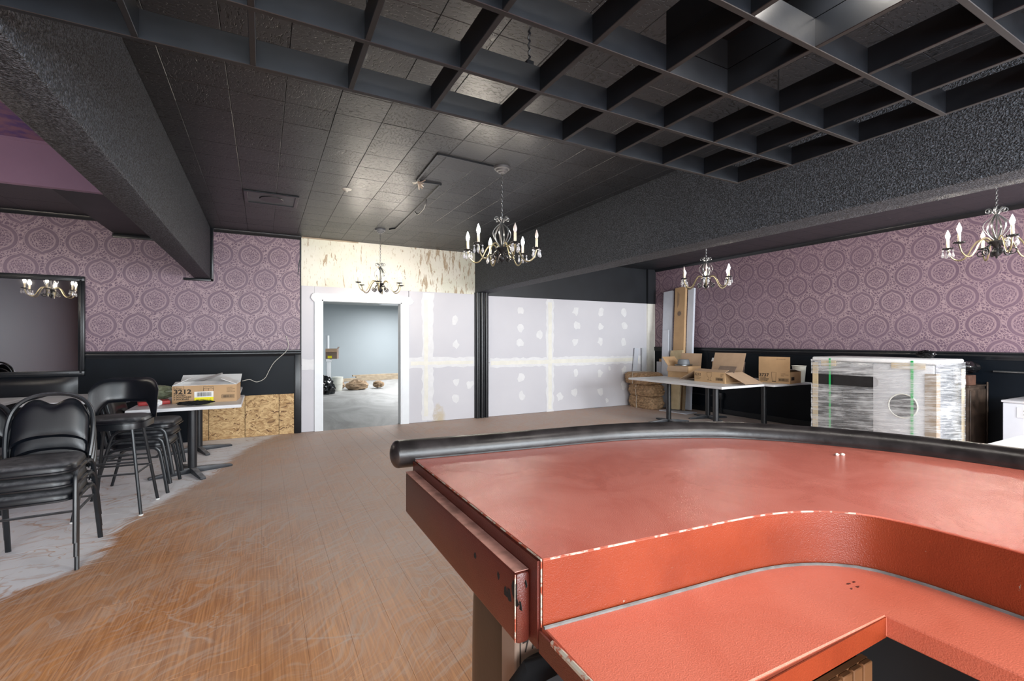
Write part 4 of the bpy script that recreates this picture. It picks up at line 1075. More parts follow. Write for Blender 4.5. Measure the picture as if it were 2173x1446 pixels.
# ------------------------------------------------------------------ cartons
def carton(loc, rz, w, d, h, label, flaps=(), mat='cardboard', group=None):
    """front face at local -y; flaps: (side, length, open angle from vertical-up, material)"""
    t = thing('carton', label, 'box', loc, rz, group); e = 0.004
    obj('wall_panel', MB().bx(-w/2, w/2, -d/2, -d/2+e, 0, h), mat, t); obj('wall_panel', MB().bx(-w/2, w/2, d/2-e, d/2, 0, h), mat, t)
    obj('wall_panel', MB().bx(-w/2, -w/2+e, -d/2+e, d/2-e, 0, h), mat, t); obj('wall_panel', MB().bx(w/2-e, w/2, -d/2+e, d/2-e, 0, h), mat, t)
    obj('bottom_panel', MB().bx(-w/2+e, w/2-e, -d/2+e, d/2-e, 0, e), mat, t)
    for side, L_, ang, fm in flaps:
        if side in 'fb':
            y_ = -d/2 if side == 'f' else d/2; s_ = -1 if side == 'f' else 1
            obj('flap', MB().bx(-w/2, w/2, -e/2, e/2, 0, L_), fm, t, loc=(0, y_, h), rot=(-s_*R(ang), 0, 0))
        else:
            x_ = -w/2 if side == 'l' else w/2; s_ = -1 if side == 'l' else 1
            obj('flap', MB().bx(-e/2, e/2, -d/2, d/2, 0, L_), fm, t, loc=(x_, 0, h), rot=(0, s_*R(ang), 0))
    return t
def barcode(parent, x0, x1, z0, z1, y, n=16):
    mb = MB(); x = x0; k = 0
    while x < x1:
        w_ = random.choice((0.0015, 0.0025, 0.004)); mb.bx(x, min(x+w_, x1), y-0.0006, y, z0, z1); x += w_+random.choice((0.0015, 0.003)); k += 1
    obj('barcode', mb, 'print_black', parent)
def frame_mark(parent, x0, x1, z0, z1, y, t=0.003):
    obj('printed_frame', MB().bx(x0, x1, y-0.0006, y, z0, z0+t).bx(x0, x1, y-0.0006, y, z1-t, z1).bx(x0, x0+t, y-0.0006, y, z0+t, z1-t).bx(x1-t, x1, y-0.0006, y, z0+t, z1-t), 'print_black', parent)
def poly_mark(parent, pts, y, r=0.0018):
    obj('printed_outline', MB().tube([(p[0], y-0.0006, p[1]) for p in pts], r, 4, flat=(1, 0.4)), 'print_black', parent)
FX = (R(90), 0, 0)
# left carton
b1 = carton((-0.525, 6.03, TZ), R(-4), 0.575, 0.34, 0.18, 'brown carton printed 3212 with a yellow label on the left table',
            [('b', 0.17, 62, 'paper_white'), ('f', 0.15, -78, 'paper_white'), ('r', 0.16, -66, 'paper_white'), ('l', 0.16, -64, 'paper_white')])
yf = -0.17-0.0004
print_text('Libbey', 0.024, b1, (-0.268, yf-0.0006, 0.150), FX); frame_mark(b1, -0.275, -0.185, 0.143, 0.175, yf, 0.002)
print_text('3212', 0.062, b1, (-0.275, yf-0.0006, 0.098), FX, weight=0.0022, sx=1.25)
for k, s_ in enumerate(('3 DOZEN', '3 DOUZAINES', '3 DOCENAS')): print_text(s_, 0.021, b1, (-0.275, yf-0.0006, 0.076-0.021*k), FX, weight=0.0008, sx=1.15)
obj('shipping_label', MB().bx(-0.095, 0.075, yf-0.0012, yf, 0.055, 0.115), 'paper_white', b1)
obj('yellow_label', MB().bx(-0.095, 0.075, yf-0.0013, yf, 0.008, 0.055), 'label_yellow', b1)
barcode(b1, -0.07, 0.055, 0.064, 0.106, yf-0.0014); print_text('P078802112', 0.030, b1, (-0.078, yf-0.002, 0.016), FX, sx=0.9)
poly_mark(b1, [(-0.015, 0.118), (-0.015, 0.165), (0.075, 0.165), (0.075, 0.118)], yf)
poly_mark(b1, [(-0.015, 0.14), (0.005, 0.15), (0.03, 0.145), (0.03, 0.12)], yf); poly_mark(b1, [(0.03, 0.145), (0.055, 0.15), (0.075, 0.14)], yf)
frame_mark(b1, 0.15, 0.265, 0.035, 0.075, yf); barcode(b1, 0.157, 0.258, 0.042, 0.068, yf)
for k in range(4): print_text(('3 DOZEN', 'GLASS WARE', 'VERRERIE', 'MADE IN USA')[k], 0.013, b1, (0.195, yf-0.0006, 0.145-0.015*k), FX)
# loose paper sheets over the carton
ps = MB(); nn = 10
for i in range(nn+1):
    for j in range(5):
        a = i/nn; ps.v.append((-0.30+0.40*a, -0.02+0.20*j/4, 0.02+0.10*a**1.6 + 0.012*math.sin(j*1.3+i*0.6)))
for i in range(nn):
    for j in range(4): ps.f.append((i*5+j, (i+1)*5+j, (i+1)*5+j+1, i*5+j+1))
nv_ = len(ps.v); ps.v += [(p[0], p[1], p[2]-0.002) for p in ps.v]; ps.f += [tuple(nv_+q for q in reversed(f)) for f in ps.f]
tag(obj('paper_sheet', ps, 'paper_white', loc=(-0.50, 6.04, TZ+0.165)), 'curled white paper sheet sticking out of the left carton', 'paper')
tag(obj('glove', blob(MB(), (0, 0, 0), 1.0, (0.13, 0.055, 0.018), 8.0, 0.5, 2.2, 30, 14), 'black_cloth', loc=(-0.60, 5.66, TZ+0.022)), 'crumpled black glove on the table edge before the carton', 'glove')
tag(obj('plastic_bag', blob(MB(), (0, 0, 0), 1.0, (0.16, 0.12, 0.07), 5.0, 0.2, 2.6), 'green_bag', loc=(-1.0, 6.24, TZ+0.09)), 'crumpled clear and green plastic bag left of the carton', 'bag')
tag(obj('red_folder', MB().box((0, 0, 0.02), (0.26, 0.20, 0.04)), 'red_vinyl', bevel=0.012, loc=(-0.98, 5.92, TZ+0.001), rot=(0, 0, R(12))), 'flat red packet on the left table', 'packet')
tag(obj('tissue', blob(MB(), (0, 0, 0), 1.0, (0.035, 0.03, 0.03), 2.0, 0.4, 3.0, 20, 12), 'paper_white', loc=(-0.92, 5.73, TZ+0.033)), 'small crumpled white tissue on the left table', 'tissue')
tag(obj('paper_cup', MB().lathe([(0.03, 0.0), (0.04, 0.12), (0.043, 0.122), (0.038, 0.122), (0.028, 0.006)], 18), 'paper_white', loc=(-1.62, 6.72, TZ)), 'white paper cup behind the bar stool back', 'cup')
# tray on the left-edge table
tr = thing('serving_tray', 'shallow white tray on the table at the left edge', 'tray', (-2.66, 6.82, TZ))
obj('tray_base', MB().box((0, 0, 0.006), (0.30, 0.22, 0.012)), 'paper_white', tr, bevel=0.004)
obj('tray_rim', MB().tube([(*p, 0.03) for p in rrect(0.33, 0.25, 0.03)], 0.007, 6, closed=True), 'paper_white', tr)
# right: big opened carton facing the camera side (-x)
b2 = carton((6.31, 4.98, TZ), R(-90), 0.56, 0.40, 0.165, 'large open carton printed 3212 with spread flaps on right table',
            [('l', 0.36, 116, 'cardboard_inner'), ('r', 0.37, 113, 'cardboard_inner'), ('b', 0.30, 18, 'cardboard_inner'), ('f', 0.10, -70, 'cardboard_inner')])
yf = -0.20-0.0004
print_text('3212', 0.055, b2, (-0.275, yf-0.0006, 0.098), FX, weight=0.0015, sx=1.1)
for k, s_ in enumerate(('3 DOZEN', '3 DOUZAINES', '3 DOCENAS')): print_text(s_, 0.019, b2, (-0.272, yf-0.0006, 0.078-0.02*k), FX)
poly_mark(b2, [(-0.04, 0.155), (-0.035, 0.10), (-0.01, 0.075), (-0.01, 0.04), (-0.035, 0.035), (0.045, 0.035), (0.02, 0.04), (0.02, 0.075), (0.045, 0.10), (0.05, 0.155), (-0.04, 0.155)], yf)
frame_mark(b2, 0.12, 0.25, 0.035, 0.085, yf); barcode(b2, 0.128, 0.242, 0.043, 0.077, yf)
for k in range(3): print_text(('3 DOZEN', 'GOBLET', 'VERRE'), 0.014, b2, (0.2, yf-0.0006, 0.135-0.016*k), FX) if 0 else print_text(('3 DOZEN', 'GOBLET', 'VERRE')[k], 0.014, b2, (0.2, yf-0.0006, 0.135-0.016*k), FX)
obj('inner_divider', MB().box((0.16, -0.02, 0.17), (0.30, 0.004, 0.20), Matrix.Rotation(R(-35), 3, 'X')), 'cardboard_dark', b2)
m, nt, b = newmat('clear_glass'); b.inputs['Transmission Weight'].default_value = 0.9; b.inputs['Roughness'].default_value = 0.05; b.inputs['Base Color'].default_value = (.9, .93, .95, 1)
for k, (gx, gy) in enumerate(((6.25, 4.98), (6.22, 4.86), (6.36, 4.90))):
    tag(obj('drinking_glass', MB().lathe([(0.03, 0), (0.032, 0.004), (0.006, 0.02), (0.006, 0.07), (0.03, 0.10), (0.04, 0.19), (0.037, 0.19), (0.026, 0.105), (0.003, 0.085)], 18), 'clear_glass', loc=(gx, gy, TZ+0.005)),
        ('tall drinking glass at the front of the large open carton', 'drinking glass at the near corner of the large open carton', 'drinking glass at the back of the large open carton')[k], 'glass', 'glasses in the open carton')
# right: second carton
b3 = carton((7.08, 4.47, TZ), R(-82), 0.46, 0.36, 0.175, 'carton printed 3737 with its front flap standing up beside the bucket', [('f', 0.225, -1, 'cardboard'), ('b', 0.20, -80, 'paper_white')])
yf = -0.18-0.0004
print_text('3737', 0.066, b3, (-0.222, yf-0.0006, 0.095), FX, weight=0.0024, sx=1.1)
for k, s_ in enumerate(('3 DOZEN', '3 DOUZAINES', '3 DOCENAS')): print_text(s_, 0.020, b3, (-0.205, yf-0.0006, 0.072-0.022*k), FX, weight=0.0008)
poly_mark(b3, [(-0.035, 0.165), (-0.028, 0.035), (0.025, 0.035), (0.032, 0.165), (-0.035, 0.165)], yf); poly_mark(b3, [(-0.03, 0.022), (0.03, 0.022)], yf, 0.004)
frame_mark(b3, 0.065, 0.21, 0.03, 0.08, yf); barcode(b3, 0.073, 0.202, 0.038, 0.072, yf)
for k in range(3): print_text(('3 DOZEN', 'GLASS TUMBLER', 'VERRE')[k], 0.015, b3, (0.10, yf-0.0006, 0.145-0.018*k), FX)
print_text('OPEN THIS SIDE FIRST', 0.014, b3, (0.03, -0.1792, 0.36), (R(91), 0, 0))
obj('side_print', MB().bx(0.2304, 0.231, -0.14, -0.04, 0.05, 0.10), 'print_black', b3)
# right: carton behind with grey racks, small upright carton, dark carton
b4 = carton((6.62, 5.92, TZ), R(-84), 0.42, 0.36, 0.20, 'open carton behind the large one holding a grey rack', [('b', 0.22, 8, 'cardboard_inner'), ('l', 0.2, 40, 'cardboard'), ('f', 0.1, 160, 'cardboard_inner')])
rk = thing('glass_rack', 'grey plastic glass rack sitting in the rear open carton', 'rack', (6.58, 5.90, TZ+0.206))
obj('rack_body', MB().lathe([(0.10, 0.0), (0.105, 0.06), (0.085, 0.11), (0.08, 0.11)], 20), 'grey_plastic', rk)
obj('rack_rim', MB().tube([(0.16*math.cos(R(a)), 0.13*math.sin(R(a)), 0.012) for a in range(0, 360, 18)], 0.010, 6, closed=True), 'steel_grey', rk)
carton((7.20, 5.66, TZ), R(-80), 0.17, 0.14, 0.34, 'small upright tan carton at the wall behind the large open carton', [('f', 0.07, 150, 'paper_white')])
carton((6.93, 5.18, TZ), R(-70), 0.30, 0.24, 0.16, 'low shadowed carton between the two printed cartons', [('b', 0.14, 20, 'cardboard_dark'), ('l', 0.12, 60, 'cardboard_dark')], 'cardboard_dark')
bk = thing('bucket', 'pale plastic bucket beside the 3737 carton', 'bucket', (7.42, 4.37, TZ))
obj('bucket_body', MB().lathe([(0.075, 0.0), (0.095, 0.255), (0.088, 0.255), (0.070, 0.008)], 28), 'pail', bk)
obj('bucket_rim', MB().tube([(0.097*math.cos(R(a)), 0.097*math.sin(R(a)), 0.252) for a in range(0, 360, 15)], 0.006, 6, closed=True), 'pail', bk)

# ------------------------------------------------------------------ things by the right-hand corner
random.seed(21)
def bale(z0, h, x0, x1, y0, y1, seed, label):
    mb = MB(); nv = 26; o = resample(rrect(x1-x0, y1-y0, 0.08, 8)+[rrect(x1-x0, y1-y0, 0.08, 8)[0]], 91)[:-1]; n = len(o)
    cx_, cy_ = (x0+x1)/2, (y0+y1)/2
    for i in range(nv+1):
        a = i/nv; bul = 0.84+0.15*max(0.0, math.sin(math.pi*a))**0.55
        for k, p in enumerate(o):
            q = Vector((p[0]*9+seed, p[1]*9, a*7.0*h/0.24)); w_ = mnoise.noise(q*1.0)*0.020 + abs(mnoise.noise(Vector((p[0]*6+seed, p[1]*6, a*17+mnoise.noise(q)*2))))*0.045
            L_ = math.hypot(*p); f_ = bul + w_/max(L_, 0.05)
            mb.v.append((p[0]*f_, p[1]*f_, a*h + 0.012*mnoise.noise(Vector((p[0]*5, p[1]*5, seed)))*(1 if i > 0 else 0)))
    for i in range(nv):
        for k in range(n): mb.f.append((i*n+k, i*n+(k+1) % n, (i+1)*n+(k+1) % n, (i+1)*n+k))
    mb.f.append(tuple(reversed(range(n)))); mb.f.append(tuple(range(nv*n, (nv+1)*n)))
    t = thing('kraft_bale', label, 'bale', (cx_, cy_, z0), 0, 'brown kraft bales in the corner')
    obj('bale_body', mb, 'kraft', t, smooth=60)
    obj('tie_string', MB().tube([(p[0]*1.0, 0.06+p[1]*0, z) for p, z in (((-(x1-x0)/2-0.012, 0), 0.0), ((-(x1-x0)/2-0.016, 0), h*0.5), ((-(x1-x0)/2-0.006, 0), h+0.004), (((x1-x0)/2, 0), h+0.008))], 0.004, 5), 'wire_white', t)
bale(0.0, 0.25, 6.88, 7.29, 7.0, 7.68, 1.0, 'lowest bundled brown kraft bale in the corner'); bale(0.258, 0.235, 6.86, 7.28, 6.99, 7.67, 5.0, 'middle bundled brown kraft bale in the corner'); bale(0.502, 0.235, 6.78, 7.28, 7.0, 7.69, 9.0, 'topmost bundled brown kraft bale in the corner')
def lean(name, base, top, width, thick, mat, label, cat='board', parts=None):
    """plank leaning from base point to top point, width along y"""
    b_ = Vector(base); t_ = Vector(top); L_ = (t_-b_).length
    zax = (t_-b_).normalized(); yax = Vector((0, 1, 0)); yax = (yax - zax*yax.dot(zax)).normalized(); xax = yax.cross(zax)
    o = obj(name, MB().box((0, 0, L_/2), (thick, width, L_)), mat, bevel=0.003, seg=1)
    o.matrix_world = Matrix(((xax.x, yax.x, zax.x, b_.x), (xax.y, yax.y, zax.y, b_.y), (xax.z, yax.z, zax.z, b_.z), (0, 0, 0, 1)))
    return tag(o, label, cat, 'boards leaning by the right wall')
lean('flat_pack_board', (7.42, 7.13, 0.02), (7.675, 7.28, 2.45), 0.25, 0.05, 'enamel_white', 'tall white board left of the cardboard sleeve')
lean('flat_pack_board', (7.33, 7.06, 0.015), (7.53, 7.22, 1.62), 0.16, 0.03, 'enamel_white', 'shorter white board leaning in front of the tall one')
lc = lean('cardboard_sleeve', (7.36, 6.76, 0.02), (7.66, 6.93, 2.50), 0.27, 0.06, 'cardboard', 'tall tan cardboard sleeve between the white boards')
obj('printed_mark', MB().lathe([(0.018, 0.0), (0.05, 0.001)], 16, (-0.031, 0.0, 1.95), Matrix.Rotation(R(-90), 3, 'Y')), 'cardboard_dark', lc)
for k in range(12):
    a = 2*math.pi*k/12; obj('printed_mark', MB().box((-0.0308, 0.065*math.cos(a), 1.95+0.065*math.sin(a)), (0.001, 0.008, 0.008)), 'cardboard_dark', lc)
print_text('FLAT PACK SHELF', 0.035, lc, (-0.0312, 0.06, 2.40), (R(90), R(90), R(-90)), 'cardboard_dark') if 0 else None
for k in range(3): obj('printed_line', MB().box((-0.0308, 0.06-0.02*k, 2.25), (0.001, 0.008, 0.34-0.05*k)), 'cardboard_dark', lc)
lean('flat_pack_board', (7.46, 6.58, 0.02), (7.70, 6.69, 2.46), 0.15, 0.05, 'enamel_white', 'tall white board right of the cardboard sleeve')
lean('cardboard_sleeve', (7.22, 6.74, 0.03), (7.40, 6.80, 1.20), 0.31, 0.04, 'corner_card', 'short wide cardboard sleeve leaning low in front')
lean('flat_pack_board', (7.30, 6.55, 0.02), (7.47, 6.64, 1.05), 0.04, 0.05, 'corner_card_dark', 'narrow brown board edge beside the short sleeve')
lean('flat_pack_board', (7.12, 7.70, 0.5), (7.20, 7.745, 1.25), 0.02, 0.13, 'enamel_white', 'short tilted white board behind the bales') if 0 else None
def upright(x, w, z1, tilt, mat, label):
    o = obj('offcut_board', MB().box((0, 0, z1/2), (w, 0.025, z1)), mat, bevel=0.002, seg=1, loc=(x, YB-0.052, 0.0), rot=(0, R(tilt), 0)); return tag(o, label, 'board', 'board offcuts in the corner')
upright(7.06, 0.115, 1.24, 6, 'enamel_white', 'tilted short white offcut behind the bales'); upright(7.40, 0.12, 1.235, 0, 'panel_grey', 'upright pale offcut behind the bales against drywall')
o = obj('offcut_board', MB().box((0, 0, 0.47), (0.03, 0.13, 0.94)), 'enamel_white', bevel=0.002, seg=1, loc=(7.62, 7.50, 0.0)); tag(o, 'small white offcut standing right of the bales', 'board', 'board offcuts in the corner')
o = obj('offcut_board', MB().box((0, 0, 0.50), (0.03, 0.08, 1.0)), 'cardboard', bevel=0.002, seg=1, loc=(7.66, 7.49, 0.0)); tag(o, 'narrow tan offcut behind the small white one', 'board', 'board offcuts in the corner')
tag(obj('sheet_offcut', MB().box((0, 0, 0.006), (0.34, 0.62, 0.012)), 'enamel_white', loc=(7.20, 6.60, 0.0), rot=(0, 0, R(8))), 'flat white sheet lying on the floor under the sleeves', 'board')
# outlet box with conduit on the wainscot
ob = thing('outlet_box', 'small black outlet box with conduit low on the right wainscot', 'outlet', (XR-0.026, 6.02, 0.30))
obj('box_body', MB().box((-0.02, 0, 0.04), (0.05, 0.08, 0.12)), 'dark_metal', ob, bevel=0.004); obj('conduit', MB().tube([(-0.02, 0, -0.02), (-0.02, 0, -0.28)], 0.012, 8), 'dark_metal', ob); obj('raceway', MB().tube([(-0.015, 0.04, 0.03), (-0.015, 0.9, 0.03)], 0.012, 8), 'dark_metal', ob)

# ------------------------------------------------------------------ wrapped fridge and its neighbours
fg = thing('wrapped_fridge', 'large steel fridge wrapped in stretch film with green straps', 'fridge', (6.86, 3.0, 0.0))
FXH, FYH, FH = 0.35, 0.64, 1.17
obj('body', MB().bx(-FXH+0.03, FXH, -FYH, FYH, 0.06, FH-0.03), 'stainless', fg, bevel=0.01)
obj('pallet', MB().bx(-FXH, FXH, -FYH, FYH, 0.0, 0.06), 'lumber', fg, bevel=0.004, seg=1)
obj('side_door', MB().bx(-FXH, -FXH+0.03, -FYH+0.01, -0.05, 0.10, FH-0.05), 'panel_grey', fg, bevel=0.006, label='pale panel with a round vent')
obj('vent_ring', MB().tube([(-FXH-0.003, -0.35+0.138*math.cos(R(a)), 0.646+0.138*math.sin(R(a))) for a in range(0, 360, 10)], 0.007, 6, closed=True), 'pail', fg)
obj('vent_disc', MB().lathe([(0.130, 0.0), (0.130, 0.004), (0.06, 0.006)], 32, (-FXH, -0.35, 0.646), Matrix.Rotation(R(-90), 3, 'Y')), 'dark_recess', fg)
obj('shelf_recess', MB().bx(-FXH+0.004, -FXH+0.03, -0.05, FYH-0.02, 0.80, 1.0), 'dark_recess', fg)
for k in range(2): obj('fridge_door', MB().bx(-FXH, -FXH+0.03, -0.045+0.34*k, 0.285+0.34*k, 0.12, 0.79), 'dark_recess', fg, bevel=0.006)
obj('upper_panel', MB().bx(-FXH, -FXH+0.03, -0.05, FYH-0.01, 1.005, FH-0.04), 'stainless', fg, bevel=0.004)
obj('foam_top', MB().bx(-FXH-0.015, FXH+0.01, -FYH-0.015, FYH+0.015, FH-0.035, FH+0.015), 'foam_white', fg, bevel=0.018, seg=3)
for y_, mt in ((FYH, 'corner_card'), ):
    obj('corner_post', MB().bx(-FXH-0.008, -FXH+0.05, y_-0.055, y_+0.01, 0.03, FH-0.06), mt, fg)
obj('corner_post', MB().bx(-FXH-0.010, -FXH-0.004, -FYH-0.01, -FYH+0.085, 0.03, FH-0.14), 'corner_card_dark', fg)
obj('corner_post', MB().bx(-FXH-0.010, -FXH+0.09, -FYH-0.016, -FYH-0.010, 0.03, FH-0.14), 'corner_card_dark', fg)
obj('corner_post', MB().bx(FXH-0.05, FXH+0.012, -FYH-0.016, -FYH-0.008, 0.03, FH-0.10), 'corner_card', fg)
obj('card_pad', MB().bx(-FXH-0.012, -FXH-0.006, 0.36, 0.54, FH-0.10, FH-0.02), 'corner_card', fg); obj('card_pad', MB().bx(-FXH-0.012, -FXH-0.006, -0.56, -0.24, FH-0.10, FH-0.03), 'corner_card', fg)
obj('strap', MB().bx(-FXH-0.020, -FXH-0.017, 0.42, 0.44, 0.03, FH), 'green_strap', fg); obj('strap', MB().bx(-FXH-0.020, -FXH-0.017, -0.455, -0.43, 0.03, FH), 'green_strap', fg)
fm = MB(); per = [(-FXH-0.026, FYH+0.02), (-FXH-0.026, -FYH-0.024), (FXH+0.014, -FYH-0.024), (FXH+0.014, FYH+0.02)]
def side_pts(n):
    out = []
    for a, c in zip(per, per[1:]+per[:1]):
        for k in range(n): out.append((a[0]+(c[0]-a[0])*k/n, a[1]+(c[1]-a[1])*k/n))
    return out
sp_ = side_pts(24); nz_ = 40
for i in range(nz_+1):
    z_ = 0.05 + (FH-0.07)*i/nz_
    for p in sp_:
        w_ = 0.007*mnoise.noise(Vector((p[0]*3, p[1]*3, z_*16))) + 0.004*mnoise.noise(Vector((p[0]*9, p[1]*9, z_*40)))
        fm.v.append((p[0]*(1+w_), p[1]*(1+w_), z_))
n = len(sp_)
for i in range(nz_):
    for k in range(n): fm.f.append((i*n+k, i*n+(k+1) % n, (i+1)*n+(k+1) % n, (i+1)*n+k))
obj('stretch_film', fm, 'stretch_film', fg, smooth=80, label='torn translucent stretch film')
tag(obj('trash_bag', blob(MB(), (0, 0, 0), 1.0, (0.06, 0.085, 0.045), 12.0, 0.3, 2.5), 'black_plastic', loc=(7.10, 2.66, FH+0.062)), 'small black plastic bag on top of the wrapped fridge', 'bag')
cb = thing('dark_cabinet', 'worn dark brown wooden cabinet squeezed beside the wrapped fridge', 'cabinet', (7.50, 2.56, 0))
obj('cabinet_body', MB().bx(-0.25, 0.225, -0.24, 0.24, 0.0, 0.85), 'dark_wood', cb, bevel=0.006); obj('cabinet_top', MB().bx(-0.255, 0.235, -0.255, 0.25, 0.85, 0.87), 'dark_wood', cb, bevel=0.004, seg=1)
obj('door', MB().bx(-0.22, 0.21, -0.252, -0.24, 0.06, 0.82), 'dark_wood', cb, bevel=0.004, seg=1); obj('post', MB().bx(0.205, 0.235, -0.268, -0.255, 0.0, 0.90), 'dark_wood', cb, bevel=0.004, seg=1)
tag(obj('wood_block', MB().box((0, 0, 0.06), (0.20, 0.12, 0.12)), 'rust_wood', bevel=0.006, loc=(7.38, 2.385, 0.871)), 'reddish brown wooden block on the dark cabinet', 'block')
tag(obj('trash_bag', blob(MB(), (0, 0, 0), 1.0, (0.18, 0.10, 0.07), 15.0, 0.22, 2.2), 'black_plastic', loc=(7.53, 2.42, 1.075)), 'glossy black rubbish bag heaped on the dark cabinet', 'bag')
wa = thing('white_appliance', 'white enamel appliance with an outlet plate at the right edge', 'appliance', (7.42, 1.56, 0))
obj('appliance_body', MB().bx(-0.33, 0.32, -0.43, 0.43, 0.0, 0.73), 'enamel_white', wa, bevel=0.012); obj('appliance_top', MB().bx(-0.34, 0.325, -0.44, 0.44, 0.73, 0.755), 'panel_grey', wa, bevel=0.006)
obj('outlet_plate', MB().bx(-0.336, -0.33, 0.12, 0.32, 0.58, 0.69), 'panel_grey', wa)
for k in range(4): obj('outlet_slot', MB().box((-0.3365, 0.18+0.08*(k % 2), 0.615+0.04*(k//2)), (0.002, 0.02, 0.006)), 'dark_recess', wa)
tag(obj('cable_coil', MB().tube(smooth_path([(0.0, 0.22, 0.01), (-0.05, 0.12, 0.04), (0.02, 0.02, 0.02), (0.08, -0.1, 0.05), (-0.06, -0.18, 0.02), (0.05, -0.28, 0.03), (0.12, -0.1, 0.02)], 6), 0.011, 8), 'dark_metal', loc=(7.36, 1.62, 0.760)), 'black cable lying on the white appliance', 'cable')
tag(obj('metal_bar', MB().tube([(0, 0.3, 0), (0, -0.3, 0)], 0.012, 10), 'steel_grey', loc=(XR-0.022, 1.95, 1.03)), 'slim metal bar on the right wainscot', 'bar')
# small crumbs on the bar top
for k, (u_, v_) in enumerate(((1776, 967), (1788, 967))):
    p = on_z(u_, v_, BT); tag(obj('crumb', blob(MB(), (0, 0, 0), 0.006, (1, 1, 0.6), k+1.0, 0.2, 2.0, 10, 8), 'mud_cream', loc=(p.x, p.y, BT+0.003)), ('left', 'right')[k]+' pale crumb of the pair on the red bar top', 'crumb', 'crumbs on the bar')

# ------------------------------------------------------------------ mirror, padded panel, wire on the left wall
MX0, MX1, MZ0, MZ1 = -3.55, -1.986, 0.957, 2.208
mr = thing('wall_mirror', 'large mirror in a stepped black frame on the left wallpaper', 'mirror', ((MX0+MX1)/2, YB-0.002, MZ0))
hw, hh = (MX1-MX0)/2, MZ1-MZ0; fw = 0.066
for (x0, x1, z0, z1) in ((-hw, hw, 0, fw), (-hw, hw, hh-fw, hh), (-hw, -hw+fw, fw, hh-fw), (hw-fw, hw, fw, hh-fw)):
    fr = obj('frame_side', MB().bx(x0, x1, -0.045, 0, z0, z1), 'black_trim', mr, bevel=0.008)
    hz = (x1-x0) > (z1-z0)
    if hz: q = (x0+0.022, x1-0.022, z0+0.02, z1-0.026)
    else: q = (x0+0.02, x1-0.026, z0-0.03, z1+0.03)
    obj('frame_bead', MB().bx(q[0], q[1], -0.056, -0.045, q[2], q[3]), 'black_trim', fr, bevel=0.005)
obj('glass', MB().bx(-hw+fw-0.004, hw-fw+0.004, -0.022, -0.016, fw-0.004, hh-fw+0.004), 'mirror_glass', mr, smooth=0)
bs = thing('booth_panel', 'black padded booth back panel below the mirror', 'booth', (-3.0, YB-0.01, 0.0))
obj('padding', MB().panel([-0.95+1.9*i/24 for i in range(25)], lambda x_: 0.30, lambda x_: 0.945, lambda x_, z_, d_: (x_, -d_, z_), 0.07, 12), 'vinyl', bs)
obj('plinth', MB().bx(-0.95, 0.95, -0.05, 0, 0, 0.298), 'black_paint', bs)
def onw(u, v, dy=0.01): p = on_y(u, v, YB-dy); return (p.x, YB-dy, p.z)
wp_ = [onw(607, 713), onw(612, 730), onw(608, 745, 0.04), onw(583, 768, 0.04), onw(572, 785, 0.04), onw(562, 803, 0.03), onw(545, 811, 0.03), onw(530, 806, 0.06), onw(514, 809, 0.10)]
tag(obj('thin_wire', MB().tube(smooth_path(wp_, 5), 0.004, 6), 'wire_white'), 'thin pale wire dangling down the wainscot right of the carton', 'wire')

# ------------------------------------------------------------------ things in the room beyond the doorway
def nf(u, v): p = on_z(u, v, 0.0); return p
q = nf(716, 829); pl = thing('pail', 'white plastic pail on the floor beyond the doorway', 'bucket', (q.x, q.y, 0))
obj('pail_body', MB().lathe([(0.13, 0), (0.15, 0.36), (0.155, 0.36), (0.155, 0.38), (0.14, 0.38)], 24), 'pail', pl); obj('pail_handle', MB().tube([(0.155*math.cos(R(a)), 0.16*math.sin(R(a))-0.0, 0.30-0.12*math.sin(R(a-180))) for a in range(180, 361, 15)], 0.005, 6), 'wire_white', pl)
q = nf(687, 836); tag(obj('trash_bag', blob(MB(), (0, 0, 0), 1.0, (0.25, 0.28, 0.34), 20.0, 0.25, 2.0, flatten=-0.28), 'black_plastic', loc=(q.x, q.y, 0.10)), 'black rubbish bag against the left jamb beyond the doorway', 'bag')
q = nf(697, 824); pp = thing('white_pedestal', 'narrow white post standing beyond the doorway behind the bag', 'post', (q.x, q.y, 0))
obj('post_shaft', MB().bx(-0.06, 0.06, -0.06, 0.06, 0, 0.78), 'white_casing', pp, bevel=0.006); obj('post_cap', MB().bx(-0.085, 0.085, -0.085, 0.085, 0.78, 0.86), 'white_casing', pp, bevel=0.006); obj('pipe', MB().lathe([(0.045, 0.86), (0.045, 1.55)], 14, (0, 0.22, 0)).lathe([(0.045, 0.0), (0.045, 0.86)], 14, (0, 0.22, 0)), 'white_casing', pp)
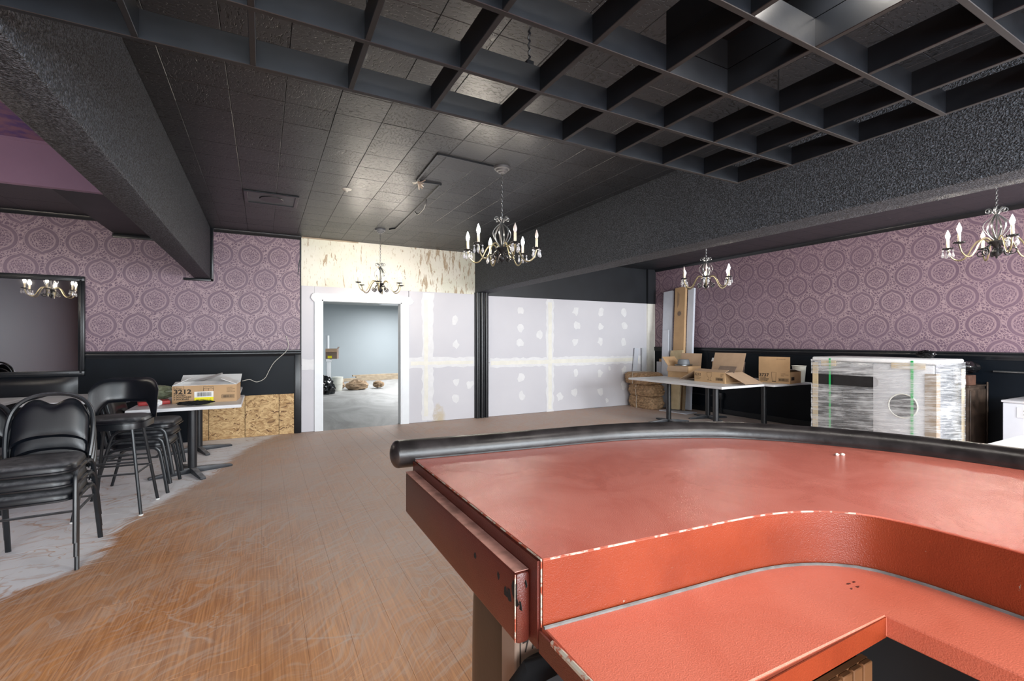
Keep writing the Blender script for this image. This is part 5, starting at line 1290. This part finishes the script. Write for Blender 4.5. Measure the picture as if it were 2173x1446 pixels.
cb4 = carton((q.x+0.10, q.y-0.01, 0.861), R(-20), 0.32, 0.22, 0.30, 'brown carton balanced on the white post beyond the doorway', [('f', 0.10, 170, 'cardboard_inner'), ('r', 0.06, 30, 'cardboard_dark')], 'cardboard_dark')
obj('yellow_label', MB().bx(-0.10, 0.02, -0.112, -0.1102, 0.02, 0.09), 'label_yellow', cb4)
simple('sack_paper', srgb(158, 134, 108), 0.85, var=0.25, vscale=9, bmp=0.4, bscale=25)
q = nf(757, 827)
for k, (dx_, dy_, sc_, lb) in enumerate(((0.0, 0.0, (0.27, 0.19, 0.14), 'large crumpled kraft paper sack on the floor beyond the doorway'), (-0.50, 0.45, (0.22, 0.2, 0.13), 'smaller dark-mouthed kraft sack beside the white pail'), (0.62, 0.05, (0.14, 0.14, 0.09), 'small rounded kraft bundle right of the large sack'))):
    tag(obj('kraft_sack', blob(MB(), (0, 0, 0), 1.0, sc_, 30.0+k, 0.34, 1.7, flatten=-0.12), 'sack_paper', loc=(q.x+dx_, q.y+dy_, 0.12)), lb, 'sack', 'kraft sacks beyond the doorway')
q0 = nf(735, 814); q1 = nf(853, 811)
for k, (du, L_, w_, z_) in enumerate(((0, 4.2, 0.10, 0.0), (0.35, 4.0, 0.10, 0.052), (0.9, 3.2, 0.09, 0.104), (0.2, 3.0, 0.09, 0.156))):
    tag(obj('lumber_plank', MB().box((0, 0, 0.025), (L_, w_, 0.05)), 'lumber', bevel=0.003, seg=1, loc=(q0.x+1.75+du*0.3, q0.y+0.95+0.02*k, z_), rot=(0, 0, R(7))), ('lowest', 'second', 'third', 'topmost')[k]+' pale plank of the lumber pile along the far wall', 'plank', 'lumber beyond the doorway')
fx = [None]
for k_, (sx_, sy_) in enumerate(((4.4, 11.8), (4.2, 15.4))):  # trays of the added next-room lamps, out of view
    fx = thing('added_room_light', ('nearer', 'farther')[k_]+' added unseen ceiling light of the room beyond the doorway', 'light', (sx_, sy_, NZ-0.07)); obj('added_light_tray', MB().bx(-0.62, 0.62, -1.22, 1.22, 0.01, 0.069), 'white_casing', fx)
